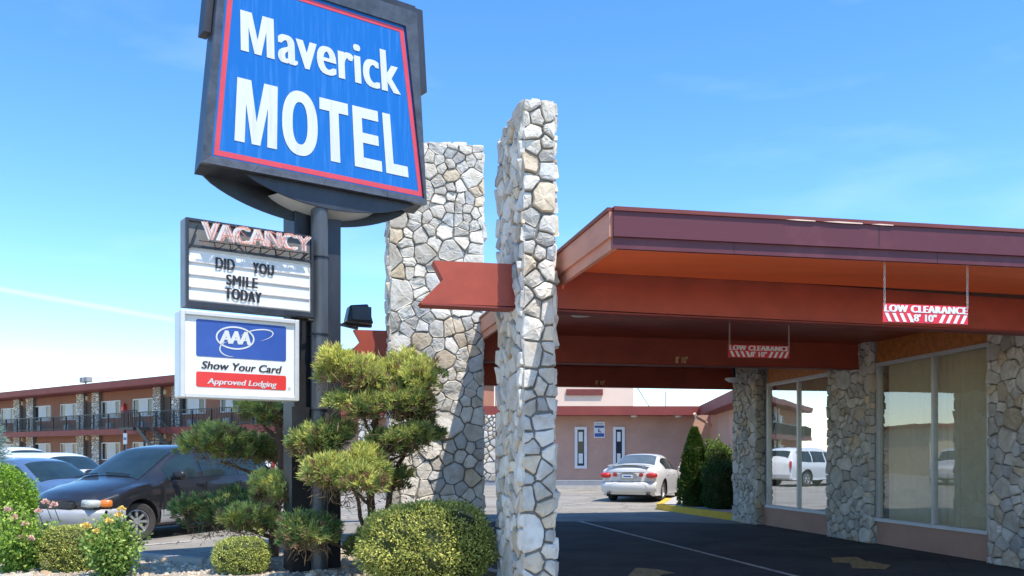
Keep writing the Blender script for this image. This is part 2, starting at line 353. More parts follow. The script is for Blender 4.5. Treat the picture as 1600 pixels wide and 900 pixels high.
# ============================================================ OFFICE
WA = 8.87; SOF = 3.31
office = empty('office_building', O(WA, 13), 0, 'low office with tall curtained windows between fieldstone columns under the red canopy', 'building')
mb = MB()
mb.box(WA, 9.12, 3, 17.0, 0, .40, O)                    # plinth wall under the windows
mb.box(WA+.02, 9.1, 17.0, 18.0, .0, SOF, O)
mb.box(12.4, 12.6, 3, 19.0, 0, SOF, O)
mb.box(9.12, 12.4, 17.8, 18.0, 0, SOF, O)
mb.box(9.12, 12.4, 2.9, 3.0, 0, SOF, O)
mb.build('wall', M['stucco'], office)
mb = MB(); mb.box(9.16, 12.36, 3.05, 17.75, .001, .02, O); mb.build('floor', M['concrete'], office)
def window(b0, b1, bm, zs=.43, zh=(2.93, 2.83)):
    fr = MB()
    t = .05
    zt = lambda b: zh[0]+(zh[1]-zh[0])*(b-10.5)/(16.75-10.5)
    def vbar(b, w=.045, d0=-.02, d1=.07):
        fr.hexa([O(WA+d0, b-w/2, zs), O(WA+d1, b-w/2, zs), O(WA+d1, b+w/2, zs), O(WA+d0, b+w/2, zs)],
                [O(WA+d0, b-w/2, zt(b)), O(WA+d1, b-w/2, zt(b)), O(WA+d1, b+w/2, zt(b)), O(WA+d0, b+w/2, zt(b))])
    vbar(b0+.03, .06); vbar(b1-.03, .06); vbar(bm, .05)
    fr.hexa([O(WA-.03, b0, zt(b0)), O(WA+.08, b0, zt(b0)), O(WA+.08, b1, zt(b1)), O(WA-.03, b1, zt(b1))],
            [O(WA-.03, b0, zt(b0)+.055), O(WA+.08, b0, zt(b0)+.055), O(WA+.08, b1, zt(b1)+.055), O(WA-.03, b1, zt(b1)+.055)])
    w = fr.build('window', M['alu'], office)
    s = MB(); s.box(WA-.06, WA+.075, b0, b1, zs-.055, zs-.003, O); s.build('sill', M['white'], w)
    for x0, x1 in ((b0+.06, bm-.025), (bm+.025, b1-.06)):
        g = MB(); g.add([O(WA+.02, x0, zs), O(WA+.02, x1, zs), O(WA+.02, x1, zt(x1)), O(WA+.02, x0, zt(x0))], [(0, 1, 2, 3)]); g.build('pane', M['glass'], w)
    p = MB(); p.hexa([O(WA+.0, b0, zt(b0)+.058), O(WA+.1, b0, zt(b0)+.058), O(WA+.1, b1, zt(b1)+.058), O(WA+.0, b1, zt(b1)+.058)],
                     [O(WA+.0, b0, SOF), O(WA+.1, b0, SOF), O(WA+.1, b1, SOF), O(WA+.0, b1, SOF)]); p.build('transom_panel', M['orange'], w)
    c = MB(); n = int((b1-b0)/.035); vs = []; fs = []
    for i in range(n+1):
        b = b0+.02+(b1-b0-.04)*i/n; a = WA+.16+(.045 if i % 4 in (0,) else .0 if i % 4 == 2 else .022)+.008*math.sin(i*1.7)
        vs += [O(a, b, zs-.02), O(a, b, zt(b)+.02)]
    fs = [(2*i, 2*i+2, 2*i+3, 2*i+1) for i in range(n)]
    c.add(vs, fs); c.build('curtain', M['curtain'], w)
    return w
window(14.37, 16.75, 15.54); window(10.52, 13.07, 11.69); window(5.6, 8.9, 7.2)
stone_block('stone_column', office, 8.72, 9.1, 16.96, 17.95, 0, SOF, .21, .02, .05, seed=3, top=False, white=1.0)
stone_block('stone_column', office, 8.77, 9.1, 13.12, 14.34, 0, SOF, .24, .02, .05, seed=4, top=False, white=1.0)
stone_block('stone_column', office, 8.76, 9.1, 9.0, 10.40, 0, SOF, .27, .02, .06, seed=5, top=False, white=1.0)
mb = MB(); mb.box(8.92, 9.02, 16.84, 16.955, .0, SOF, O); mb.build('corner_trim', M['greypaint'], office)
mb = MB(); mb.box(8.84, 8.98, 13.075, 13.115, 0, SOF, O); mb.build('corner_trim', M['greypaint'], office)
# ============================================================ CANOPY
can = empty('entrance_canopy', O(5.5, 13), 0, 'wide flat dark red drive-through canopy with deep beams reaching across the driveway', 'canopy')
A0 = 2.33; A1 = 12.9; B0 = 7.0; B1 = 19.6
# roof deck
mb = MB(); mb.box(A0+.12, A1-.1, B0+.12, B1-.1, SOF+.012, SOF+.12, O); mb.build('roof_deck', M['greypaint'], can)
zf = lambda a: 3.165+.004*(a-A0)
mb = MB()   # soffit: front slope then flat
mb.hexa([O(A0+.05, B0+.05, 3.20), O(A1-.05, B0+.05, 3.215), O(A1-.05, 8.62, 3.215), O(A0+.05, 8.62, 3.30)], [O(A0+.05, B0+.05, 3.225), O(A1-.05, B0+.05, 3.24), O(A1-.05, 8.62, 3.24), O(A0+.05, 8.62, 3.322)])
mb.build('soffit', M['soffit'], can)
mb = MB(); mb.box(A0+.05, A1-.05, 8.79, B1-.05, SOF-.01, SOF+.01, O); mb.build('soffit', M['beam'], can)
def fascia(name, pa, pb, n, m1, m2):
    # two lapped boards and a cap, along pa->pb (a,b), n = outward (da,db)
    def seg(mb, z0a, z1a, z0b, z1b, out, th=.04):
        q = lambda P, k, z: O(P[0]+n[0]*k, P[1]+n[1]*k, z)
        mb.hexa([q(pa, out-th, z0a), q(pb, out-th, z0b), q(pb, out, z0b), q(pa, out, z0a)], [q(pa, out-th, z1a), q(pb, out-th, z1b), q(pb, out, z1b), q(pa, out, z1a)])
    za, zb = zf(pa[0]), zf(pb[0])
    mb = MB(); seg(mb, za, za+.105, zb, zb+.105, .0); f = mb.build(name, m1, can)
    mb = MB(); seg(mb, za+.095, za+.30, zb+.095, zb+.30, .028); mb.build('upper_board', m1, f)
    mb = MB(); seg(mb, za+.302, za+.335, zb+.302, zb+.335, .045, .1); mb.build('roof_edging', m2, f)
fascia('fascia', (A0-.0, B0), (A1, B0), (0, -1), M['purple'], M['maroon'])
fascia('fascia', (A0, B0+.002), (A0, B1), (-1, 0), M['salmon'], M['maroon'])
fascia('fascia', (A0+.05, B1), (A1, B1), (0, 1), M['purple'], M['maroon'])
for a_, z0_, z1_, o_ in ((4.75, .11, .295, .0285), (5.35, .0, .094, .0005), (3.4, .0, .094, .0005), (7.3, .11, .295, .0285)):
    mb = MB(); mb.box(a_, a_+.005, B0-o_-.0015, B0-o_+.002, zf(a_)+z0_, zf(a_)+z1_, O); mb.build('board_joint', M['ink'], can)
for a_, L_, h_ in ((3.85, .28, .006), (4.2, .38, .008), (4.66, .22, .006), (6.6, .16, .006), (7.0, .3, .004)):
    mb = MB(); mb.prism([(a_, zf(a_)+.30), (a_+L_*.5, zf(a_)+.297), (a_+L_, zf(a_)+.299), (a_+L_, zf(a_)+.30+h_), (a_+L_*.4, zf(a_)+.302+h_)], lambda x, y, h: O(x, B0+h, y), -.0475, -.046); mb.build('peeling_paint', M['pinkwall'], can)
def beam(b, a_tail, a_end, z0a, z1a, z0b, z1b, th=.2, notch=.26, a_ref=2.0, a_split=None):
    # arrow-notched tail at a_tail
    zl = lambda a: z0a+(z0b-z0a)*(a-a_ref)/(a_end-a_ref) if a > a_ref else z0a
    zh = lambda a: z1a+(z1b-z1a)*(a-a_ref)/(a_end-a_ref) if a > a_ref else z1a
    at = a_tail
    poly = [(at, zl(at)-.0), (a_ref, zl(a_ref)), (a_end, zl(a_end)), (a_end, zh(a_end)), (a_ref, zh(a_ref)), (at+.14, zh(at)), (at+.235, (z0a+z1a)/2+.06-.03)]
    mb = MB(); mb.prism(poly, lambda x, y, h: O(x, b+h, y), 0, th)
    bo = mb.build('beam', M['beam'], can)
    mb = MB(); mb.prism([(at+.02, zl(at)-.0), (a_end, zl(a_end)), (a_end, zl(a_end)-.014), (at+.02, zl(at)-.016)], lambda x, y, h: O(x, b-.012+h, y), 0, th+.024)
    mb.build('edge_strip', M['roofred'], bo)
    return bo
# tail tips in a
def a_at(px, b):
    r = (px-CX)/F; # X=a U0 + b W0 ; d = a U1 + b W1
    return (r*b*W[1]-b*W[0])/(U[0]-r*U[1])
b1 = beam(8.7, a_at(655, 8.7), 12.0, 2.945, 3.365, 2.80, 3.12, a_ref=a_at(805, 8.7)+.1)
b2 = beam(13.4, a_at(537, 13.4), 8.76, 2.89, 3.30, 2.89, 3.30)
b3 = beam(18.2, a_at(560, 18.2), 8.9, 2.89, 3.30, 2.89, 3.30)
M['numeral'] = mat('numeral_paint', (.80,.58,.30), .6)
for b, x0, x1, y0, y1, par in ((13.4, 1055, 1074, 557, 567.5, b2), (18.2, 930, 945, 594.5, 601, b3)):
    aa, ab = a_at(x0, b), a_at(x1, b); d = b*W[1]+aa*U[1]; z1 = H+(HY-y0)*d/F; z0 = H+(HY-y1)*d/F
    mb = MB(); put_text(mb, "8' 10\"", lambda x, y, h: O(x, b-h, y), aa, ab, z0, z1, .017, bold=.08); mb.build('lettering', M['numeral'], par)
# dome lamp under the canopy
lt = empty('ceiling_lamp', O(8.4, 17.6, SOF), 0, 'small white bowl lamp under the canopy beside the rear stone column', 'lamp')
mb = MB(); c = Vector(O(8.35, 17.2, 0))
def lathe(mb, c, prof, n=24, ax=None):
    ax = ax or (lambda r, t, h: (c[0]+r*math.cos(t), c[1]+r*math.sin(t), h))
    vs = [ax(r, 2*math.pi*k/n, h) for r, h in prof for k in range(n)]
    fs = [(i*n+k, i*n+(k+1) % n, (i+1)*n+(k+1) % n, (i+1)*n+k) for i in range(len(prof)-1) for k in range(n)]
    mb.add(vs, fs)
lathe(mb, c, [(0, 2.93), (.10, 2.945), (.17, 2.99), (.18, 3.03), (.0, 3.04)]); mb.build('bowl', M['white'], lt, smooth=True)
mb = MB(); lathe(mb, c, [(0, 3.035), (.04, 3.036), (.03, 3.3), (0, 3.3)], 12); mb.build('stem', M['black'], lt)
# ---------- clearance signs
M['clearred'] = mat('clearance_red', (.70,.022,.04), .35, var=.1)
def clearance(label, px0, px1, dd, ytop, ybot, zanchor):
    p = Vector(((px0-CX)/F*dd, dd)); half = (px1-px0)/F*dd/math.cos(TH)*1.0
    z0 = H+(HY-ybot)*dd/F; z1 = H+(HY-ytop)*dd/F
    e = empty('clearance_sign', (p.x, p.y, z0), 0, label, 'sign', 'low clearance signs hanging from the canopy')
    fr = lambda x, y, h: (p.x+U[0]*x-W[0]*h, p.y+U[1]*x-W[1]*h, y)
    L = half; mb = MB(); mb.box(0, L, 0, 1, 0, 1, lambda x, y, z: fr(x, z0+(z1-z0)*z, -.008+.012*y)); bo = mb.build('board', M['clearred'], e)
    h = z1-z0; mb = MB()
    put_text(mb, 'LOW CLEARANCE', fr, L*.02, L*.985, z0+h*.56, z0+h*.94, .007, offset=.0, space=1.12, bold=.13)
    put_text(mb, "8' 10\"", fr, L*.36, L*.62, z0+h*.08, z0+h*.48, .007, offset=.0, bold=.13)
    for k in range(4):
        x = L*(.02+.085*k); mb.add([fr(x+L*.045, z0+h*.04, .007), fr(x+L*.085, z0+h*.04, .007), fr(x+L*.04, z0+h*.5, .007), fr(x, z0+h*.5, .007)], [(0, 1, 2, 3)])
        x = L*(.65+.085*k); mb.add([fr(x, z0+h*.04, .007), fr(x+L*.04, z0+h*.04, .007), fr(x+L*.085, z0+h*.5, .007), fr(x+L*.045, z0+h*.5, .007)], [(0, 1, 2, 3)])
    mb.build('lettering', M['white'], bo)
    for x in (.012, L-.012):
        mb = MB(); n = int((zanchor-z1)/.026)
        for i in range(n+1):
            z = z1-.01+(zanchor-z1+.01)*i/n; a = 0 if i % 2 else 1; pts = []
            for k in range(9):
                t = 2*math.pi*k/8; u = .008*math.cos(t); v = .018*math.sin(t); pts.append(fr(x+u*a, z+v, .012+u*(1-a)))
            mb.tube(pts, .0028, 4, cap=False)
        mb.build('chain', M['chain'], e)
clearance('larger nearer red and white low clearance sign hung on chains below the front fascia', 1379, 1528, 8.0, 474, 503, 3.2)
clearance('smaller farther red and white low clearance sign hung behind the front beam', 1138, 1240, 11.3, 538, 558, 3.3)
# ---------- pillars
p1 = empty('stone_pillar', O(1.9, 8.9), 0, 'tall narrow fieldstone pillar nearest the camera pierced by the arrow-tailed beam', 'pillar', 'fieldstone pillars carrying the canopy beams')
aL, aR = a_at(818, 8.42), a_at(865, 8.42)
stone_block('stonework', p1, aL, aR, 8.42, 9.62, 0, 4.87, .27, .022, .048, seed=11, faces='flr', gap=.013)
p2 = empty('stone_pillar', O(0, 13.4), 0, 'wide pale fieldstone pillar standing behind the sign post', 'pillar', 'fieldstone pillars carrying the canopy beams')
cL, cR = a_at(610, 13.1), a_at(754, 13.1)
stone_block('stonework', p2, cL, cR, 13.1, 13.72, 0, 6.02, .29, .016, .036, seed=21, faces='flr')
p3 = empty('stone_pillar', O(2.5, 18.3), 0, 'short fieldstone pillar at the far beam, mostly hidden behind the wide one', 'pillar', 'fieldstone pillars carrying the canopy beams')
stone_block('stonework', p3, a_at(650, 18), a_at(745, 18), 18.0, 18.6, 0, 2.87, .3, .02, .06, seed=31, faces='flr')
# roof vent stack and small fittings on the beams
for a_ in (3.3, 6.2):
    mb = MB(); c_ = Vector(O(a_, 11.2, 0)); lathe(mb, c_, [(0, SOF-.05), (.13, SOF-.045), (.15, SOF-.012), (0, SOF-.011)], 18); mb.build('soffit_lamp', M['white'], can)
# ============================================================ BACK BUILDING (one storey, frontal)
bb = empty('motel_wing', O(9, 38), 0, 'single storey pink stucco wing with dark red eave behind the white sedan', 'building')
DY = lambda px, py, d: ((px-CX)/F*d, d, H+(HY-py)*d/F)
BW = 37.0                      # wall depth, frontal
mb = MB(); mb.box(-9, 8.6, BW, BW+8, .34, 3.2); 
mb.build('wall', M['stucco'], bb)
mb = MB(); mb.box(-9, 8.5, BW-1.0, BW+.1, .0, .34); mb.build('plinth', M['blueplinth'], bb)
mb = MB(); mb.box(-9, 8.5, BW-1.16, BW-1.0, 0, .14); mb.build('kerb_edge', M['concrete'], bb)
mb = MB(); mb.box(-9.3, 7.6, BW-1.0, BW+8.2, 2.98, 3.34); mb.build('roof', M['roofred'], bb)
# bent wing toward the camera
q0 = (8.2, BW); wd = (-.05, -1.0)
def wf(t, n, z): return (q0[0]+wd[0]*t+n, q0[1]-t, z)
mb = MB(); mb.hexa([wf(0, .0, .0), wf(14, -.6, .0), wf(14, 7, .0), wf(0, 7, .0)], [wf(0, .0, 3.25), wf(14, -.6, 3.25), wf(14, 7, 3.25), wf(0, 7, 3.25)])
mb.build('side_wall', M['stucco'], bb)
mb = MB(); mb.hexa([wf(1.05, -.62, 2.98), wf(14, -1.3, 2.98), wf(14, 7, 2.98), wf(-.5, 7, 2.98)], [wf(1.05, -.62, 3.35), wf(14, -1.3, 3.35), wf(14, 7, 3.35), wf(-.5, 7, 3.35)])
mb.build('side_roof', M['roofred'], bb)
for x0, x1 in ((898, 917), (958, 976)):
    d = BW-.03; a = DY(x0, 667, d); b = DY(x1, 732, d)
    mb = MB(); t = .11; z0, z1 = b[2], a[2]
    for bx in ((a[0], a[0]+t, z0, z1), (b[0]-t, b[0], z0, z1), (a[0]+t, b[0]-t, z0, z0+t), (a[0]+t, b[0]-t, z1-t, z1)): mb.box(bx[0], bx[1], d-.03, d+.04, bx[2], bx[3])
    w = mb.build('window', M['white'], bb)
    mb = MB(); mb.box(a[0]+t, b[0]-t, d+.0, d+.025, z0+t, z1-t); mb.build('pane', M['windark'], w)
    for u0, u1 in ((z0+t+.1, z0+.62), (z1-.6, z1-t-.1)):
        mb = MB(); mb.box(a[0]+t+.05, b[0]-t-.06, d-.008, d-.002, u0, u1); mb.build('blind', M['winwhite'], w)
mb = MB(); mb.tube([DY(1085, 646, 35.6), DY(1088, 652, 35.7), DY(1108, 663, 36.6), DY(1115, 668, 36.85), DY(1115, 760, 36.85)], .055, 8); mb.build('downspout', M['pinkwall'], bb)
for x in (600, 700, 991, 1060):
    mb = MB(); lathe(mb, DY(x, 650, BW-.5), [(0, 2.9), (.12, 2.91), (.14, 2.975), (0, 2.976)], 14); mb.build('eave_lamp', M['white'], bb)
for x0, x1 in ((752, 774), (560, 582)):
    aa = DY(x0, 700, BW-1.02); ab = DY(x1, 700, BW-1.02); mb = MB(); mb.mi = 1; mb.box(aa[0], ab[0], BW-1.02, BW-.5, .34, 2.98); mb.mi = 0
    stones(mb, ab[0]-aa[0], 2.64, lambda x, y, h: (aa[0]+x, BW-1.02-h, .34+y), .3, .02, .05, gap=.03, seed=88)
    mb.build('stone_pier', [M['stone'], M['mortar']], bb)
# blue wall sign
s0 = DY(928, 684, BW-.02); s1 = DY(945, 659, BW-.02)
ps = empty('parking_sign', (s0[0], BW, s0[2]), 0, 'small blue and white notice fixed between the two narrow white windows', 'sign')
mb = MB(); mb.box(s0[0], s1[0], BW-.03, BW-.004, s0[2], s1[2]); mb.build('plate', M['white'], ps)
w_ = s1[0]-s0[0]; h_ = s1[2]-s0[2]; mb = MB(); B = lambda x0, x1, y0, y1: mb.box(s0[0]+w_*x0, s0[0]+w_*x1, BW-.036, BW-.032, s0[2]+h_*y0, s0[2]+h_*y1)
B(.06, .94, .06, .28); B(.06, .94, .62, .76); B(.38, .50, .34, .52); B(.5, .66, .34, .40); B(.42, .5, .53, .58); B(.62, .68, .32, .37)
B(.15, .85, .85, .88); mb.build('blue_marks', M['navy'], ps)
# two-storey building beyond
fb = empty('far_building', (8, 60, 0), 0, 'tall pale pink block with a dark slit opening rising behind the low wing', 'building')
a = DY(860, 640, 62); b = DY(990, 596, 62)
mb = MB(); mb.box(-1, b[0], 62, 72, 0, 6.6); mb.build('wall', M['pinkwall'], fb)
a = DY(885, 617.5, 61.9); b = DY(942, 608, 61.9); mb = MB(); mb.box(a[0], b[0], 61.85, 61.97, a[2], b[2]); mb.build('opening', M['maroon'], fb)
mb = MB(); mb.box(-1.2, 1.9, 61.7, 61.95, 0, 6.5); mb.build('pilaster', M['stucco'], fb)
# utility wires beyond
up = empty('utility_pole', DY(1040, 640, 75)[:2]+(0,), 0, 'thin dark mast rising above the low roof against the pale sky', 'mast')
mb = MB(); x = DY(1040, 640, 75)[0]; mb.tube([(x, 75, 0), (x, 75, H+(HY-612)*75/F)], .045, 6); mb.build('mast', M['greypaint'], up)
uw = MB(); uw.tube([DY(990, 596, 62), DY(1012, 632, 62), DY(1030, 655, 62)], .03, 5); tag(uw.build('guy_wire', M['black']), 'thin dark wire slanting down beside the tall pale block', 'wire')
# ============================================================ planter island by office
isl = [G(1026, 794), G(1040, 788), G(1075, 776), G(1150, 776), O(8.9, 18.0), G(1156, 814)]
mb = MB(); mb.prism([(p[0]+.02, p[1]+.02) for p in isl], lambda x, y, h: (x, y, h), -.02, .135); tag(mb.build('planter_island', M['concrete']), kind='structure')
mb = MB()
def kerb(mb, P, Q, w, z):
    p = Vector((P[0], P[1], 0)); q = Vector((Q[0], Q[1], 0)); d = q-p; n = Vector((-d.y, d.x, 0)).normalized()*w
    up_ = Vector((0, 0, z)); mb.hexa([p, q, q+n, p+n], [p+up_, q+up_, q+n+up_, p+n+up_])
kerb(mb, G(1026, 796), G(1156, 815), .17, .15); kerb(mb, G(1040, 786), G(1026, 796), .17, .149)
tag(mb.build('yellow_kerb', M['yellowkerb']), kind='structure')
st = empty('entrance_step', G(1130, 788), 0, 'grey concrete step block beside the shrubs at the yellow kerb', 'step')
x0 = DY(1108, 0, 23)[0]; x1 = DY(1168, 0, 23)[0]
mb = MB(); mb.box(x0, x1, 22.4, 23.6, .13, .30); mb.build('tread', M['blueplinth'], st)
mb = MB(); mb.box(x0+.3, x1, 22.9, 24.0, .30, .47); mb.build('tread', M['blueplinth'], st)
# ============================================================ LEFT MOTEL
E0 = Vector((-10.1, 43.7)); fdir = Vector((-.775, .632)); nout = Vector((-.632, -.775))
def Lp(t, k, z): p = E0+fdir*t+nout*k; return (p.x, p.y, z)     # k>0 toward camera
def t_at(px, k):
    r = (px-CX)/F; e = E0+nout*k; return (e.x-r*e.y)/(r*fdir.y-fdir.x)
def z_at(px, py, k):
    t = t_at(px, k); p = Lp(t, k, 0); return H+(HY-py)*p[1]/F
KW = -1.5
mot = empty('two_storey_motel', Lp(15, 0, 0), 0, 'long two storey brown motel block with balcony and stone piers at left', 'building')
T0 = t_at(560, KW)-1; T1 = t_at(-60, KW)
mb = MB(); mb.box(T0, T1, KW-9, KW, 0, 5.5, Lp); mb.build('wall', M['stucco2'], mot)
mb = MB(); mb.box(T0-.3, T1, KW-9.4, 0, 5.46, 5.60, Lp); mb.build('roof', M['roofred'], mot)
mb = MB(); mb.box(T0-.35, T1, .003, .06, 5.50, 5.90, Lp); mb.build('fascia', M['roofred'], mot)
mb = MB(); mb.box(T0-.3, T1, KW, -.1, 2.62, 2.85, Lp); sl = mb.build('balcony_slab', M['concrete'], mot)
mb = MB(); mb.box(T0-.35, T1, -.098, -.04, 2.56, 2.93, Lp); mb.build('slab_edge', M['roofred'], sl)
for px0, px1 in ((22, 31), (42, 52), (120, 131), (144, 155), (240, 251), (269, 281), (392, 408), (430, 447)):
    ta, tb = t_at(px1, KW+.2), t_at(px0, KW+.2)
    mb = MB(); mb.mi = 1; mb.box(ta, tb, KW, KW+.22, 0, 5.46, Lp); mb.mi = 0
    for z0, z1 in ((0, 2.6), (2.86, 5.45)):
        stones(mb, tb-ta, z1-z0, lambda x, y, h: Lp(ta+x, KW+.22+h, z0+y), .24, .02, .05, gap=.035, seed=int(px0)+7, white=1.45)
    mb.build('stone_pier', [M['stone'], M['mortar']], mot)
def mwin(px0, px1, z0, z1, wide=True):
    ta, tb = t_at(px1, KW), t_at(px0, KW); w = .07; mb = MB()
    for bx in ((ta, ta+w, z0, z1), (tb-w, tb, z0, z1), (ta+w, tb-w, z0, z0+w), (ta+w, tb-w, z1-w, z1)): mb.box(bx[0], bx[1], KW-.02, KW+.07, bx[2], bx[3], Lp)
    wn = mb.build('window', M['white'], mot)
    mb = MB(); mb.box(ta+w, tb-w, KW-.0, KW+.02, z0+w, z1-w, Lp); mb.build('pane', M['windark'], wn)
    mb = MB(); a = ta+w+(tb-ta)*.22; b = tb-w-(tb-ta)*.24; n = 22
    vs = []
    for i in range(n+1): t = a+(b-a)*i/n; k = KW+.035+.02*(i % 2); vs += [Lp(t, k, z0+w), Lp(t, k, z1-w)]
    mb.add(vs, [(2*i, 2*i+2, 2*i+3, 2*i+1) for i in range(n)]); mb.build('curtain', M['winwhite'], wn)
UP = [(3, 23), (54, 80), (96, 121), (160, 189), (209, 240), (284, 322), (346, 372), (452, 480)]
for p0, p1 in UP:
    mwin(p0, p1, 3.72, 4.85); mwin(p0, p1, .95, 2.12)
    if p0 > 5:
        pm = (p0+p1)/2; t = t_at(pm, KW); mb = MB(); mb.box(t-.36, t+.36, KW, KW+.25, 2.98, 3.42, Lp); ac = mb.build('air_conditioner', M['greypaint'], mot)
        mb = MB()
        for k in range(5): mb.box(t-.30+.12*k, t-.24+.12*k, KW+.252, KW+.27, 3.03, 3.37, Lp)
        mb.build('grille', M['white'], ac)
for p0, p1 in ((32, 42), (132, 144), (253, 268), (409, 430)):
    ta, tb = t_at(p1, KW), t_at(p0, KW)
    for z0, z1 in ((2.86, 4.85), (.1, 2.15)):
        mb = MB(); mb.box(ta+.05, tb-.05, KW-.02, KW+.05, z0, z1, Lp); d_ = mb.build('door', M['door'], mot)
        t = (ta+tb)/2; mb = MB(); mb.box(t-.13, t+.13, KW+.002, KW+.14, z1+.14, z1+.42, Lp); mb.build('porch_lamp', M['cream'], mot)
# railing
rl = MB(); 
rl.box(T0, T1, -.16, -.11, 3.86, 3.91, Lp); rl.box(T0, T1, -.15, -.12, 3.02, 3.05, Lp)
t = T0
i = 0
while t < T1:
    w = .035 if i % 12 == 0 else .011
    rl.box(t-w, t+w, -.135-w, -.135+w, 2.93, 3.86, Lp); t += .16; i += 1
rl.build('railing', M['black'], mot)
# stair along the slab
sta = empty('outdoor_stair', Lp(t_at(240, 1), 1, 0), 0, 'black metal stair running down from the motel balcony', 'stair')
ts, te = t_at(212, .9), t_at(284, .9)
def sp(s, k, z): return Lp(ts+(te-ts)*s, k, z)
mb = MB()
for k in (.05, 1.1):
    mb.hexa([sp(.12, k, 2.70), sp(1, k, -.12), sp(1, k+.06, -.12), sp(.12, k+.06, 2.70)], [sp(.12, k, 2.98), sp(1, k, .16), sp(1, k+.06, .16), sp(.12, k+.06, 2.98)])
    mb.tube([sp(.12, k+.03, 3.8), sp(1, k+.03, 1.0)], .035, 6)
    for j in range(8): s = .14+.84*j/7; zz = 2.85-2.82*(s-.12)/.88; mb.tube([sp(s, k+.03, zz), sp(s, k+.03, zz+.92)], .02, 5)
mb.build('railing', M['black'], sta)
mb = MB()
for j in range(15):
    s = .13+.86*j/14; zz = 2.8-2.82*(s-.12)/.88; mb.box(-.14, .14, .1, 1.1, zz-.04, zz, lambda x, y, z: Lp(ts+(te-ts)*s+x, y, z))
mb.build('tread', M['steel'], sta)
mb = MB(); mb.box(t_at(213, .9)-.0, t_at(190, .9), -.03, 1.1, 2.78, 2.93, Lp)
ta, tb = t_at(213, 1.1), t_at(190, 1.1)
for j in range(8):
    t = ta+(tb-ta)*j/7; mb.tube([Lp(t, 1.08, 2.9), Lp(t, 1.08, 3.9)], .025, 5)
mb.tube([Lp(ta, 1.08, 3.9), Lp(tb, 1.08, 3.9)], .035, 6); mb.tube([Lp(ta, .6, 0), Lp(ta, .6, 2.8)], .07, 8); mb.tube([Lp(tb, .9, 0), Lp(tb, .9, 2.8)], .07, 8)
mb.build('landing', M['black'], sta)
# roof floodlight
fl = empty('roof_floodlight', Lp(t_at(134, -.4), -.4, 5.9), 0, 'small twin floodlight standing on the motel roof edge', 'floodlight')
t = t_at(134, -.4)
mb = MB(); mb.tube([Lp(t, -.4, 5.6), Lp(t, -.4, 6.15)], .04, 6); mb.build('stem', M['black'], fl)
for k in (-.32, .28):
    mb = MB(); mb.box(t+k-.22, t+k+.22, -.6, -.2, 6.05, 6.4, Lp); bevel(mb.build('lamp_head', M['greypaint'], fl), .04)
# red alarm bell / extinguisher box
rb = MB(); t = t_at(196, KW); rb.box(t-.2, t+.2, KW, KW+.25, 3.95, 4.45, Lp); rb.box(t-.12, t+.12, KW+.05, KW+.2, 4.45, 4.62, Lp); bevel(tag(rb.build('fire_alarm_box', M['red']), 'small red alarm box on the motel balcony wall', 'alarm box'), .04)
# notice near stair
t = t_at(197, .9); nb = empty('notice_sign', Lp(t, .9, 0), 0, 'small white notice on a post in front of the motel ground floor', 'sign')
mb = MB(); mb.tube([Lp(t, .9, 0), Lp(t, .9, 2.6)], .03, 6); mb.build('post', M['greypaint'], nb)
mb = MB(); mb.box(t-.22, t+.22, .94, .97, 1.95, 2.6, Lp); mb.box(t-.22, t+.22, .94, .97, 1.2, 1.5, Lp); mb.build('plate', M['white'], nb)
mb = MB(); mb.box(t-.16, t+.16, .971, .978, 2.2, 2.35, Lp); mb.build('blue_band', M['navy'], nb)
# low cream building out to the left (seen in the window reflections)
cb = empty('low_cream_building', (-36, 40, 0), 0, 'long cream building with maroon roof band reflected in the office windows', 'building')
c0 = Vector((-23.5, 45)); cd = Vector((-.913, -.407)); cn = Vector((.407, -.913))
def Cp(t, k, z): p = c0+cd*t+cn*k; return (p.x, p.y, z)
c0 = Vector((-29, 44.0))
mb = MB(); mb.box(0, 40, -8, 0, 0, 3.3, Cp); mb.build('wall', M['cream'], cb)
mb = MB(); mb.box(-.2, 40, -8, .4, 3.0, 3.25, Cp); mb.build('roof', M['roofred'], cb)
# ============================================================ SIGNS
Q = Vector((-2.336, 10.9)); S = Vector((.805, .593)); NN = Vector((.593, -.805))
def SP(t, z, k=0.0): p = Q+S*t+NN*k; return (p.x, p.y, z)
def s_at(px, k=0.0):
    r = (px-CX)/F; e = Q+NN*k; return (r*e.y-e.x)/(S.x-r*S.y)
def s_tz(px, py, k=0.0):
    t = s_at(px, k); d = SP(t, 0, k)[1]; return (t, H+(HY-py)*d/F)
sf = lambda x, y, h: SP(x, y, h)
pyl = empty('pylon_sign', SP(0, 0, -.3), 0, 'tall roadside motel sign with big blue face on a black steel post', 'sign')
# posts
mb = MB(); mb.prism([(s_at(460, -.3), -.3), (s_at(491, -.3), -.3), (s_at(491, -.3), -.66), (s_at(460, -.3), -.66)], lambda x, y, h: SP(x, h, y), 0, 4.75)
bevel(mb.build('post', M['black'], pyl), .012)
mb = MB(); mb.prism([(s_at(509, -.3), -.3), (s_at(533, -.3), -.3), (s_at(533, -.3), -.66), (s_at(509, -.3), -.66)], lambda x, y, h: SP(x, h, y), 0, 4.75)
bevel(mb.build('post', M['steel'], pyl), .012)
mb = MB(); mb.prism([(s_at(492, -.3), -.36), (s_at(508, -.3), -.36), (s_at(508, -.3), -.6), (s_at(492, -.3), -.6)], lambda x, y, h: SP(x, h, y), 0, 4.7)
mb.build('web_plate', M['black'], pyl)
mb = MB(); tp = s_at(499, -.17); mb.tube([SP(tp, 0, -.17), SP(tp, 4.72, -.17)], .105, 28); mb.build('pipe', M['pipe'], pyl, smooth=True, angle=50)
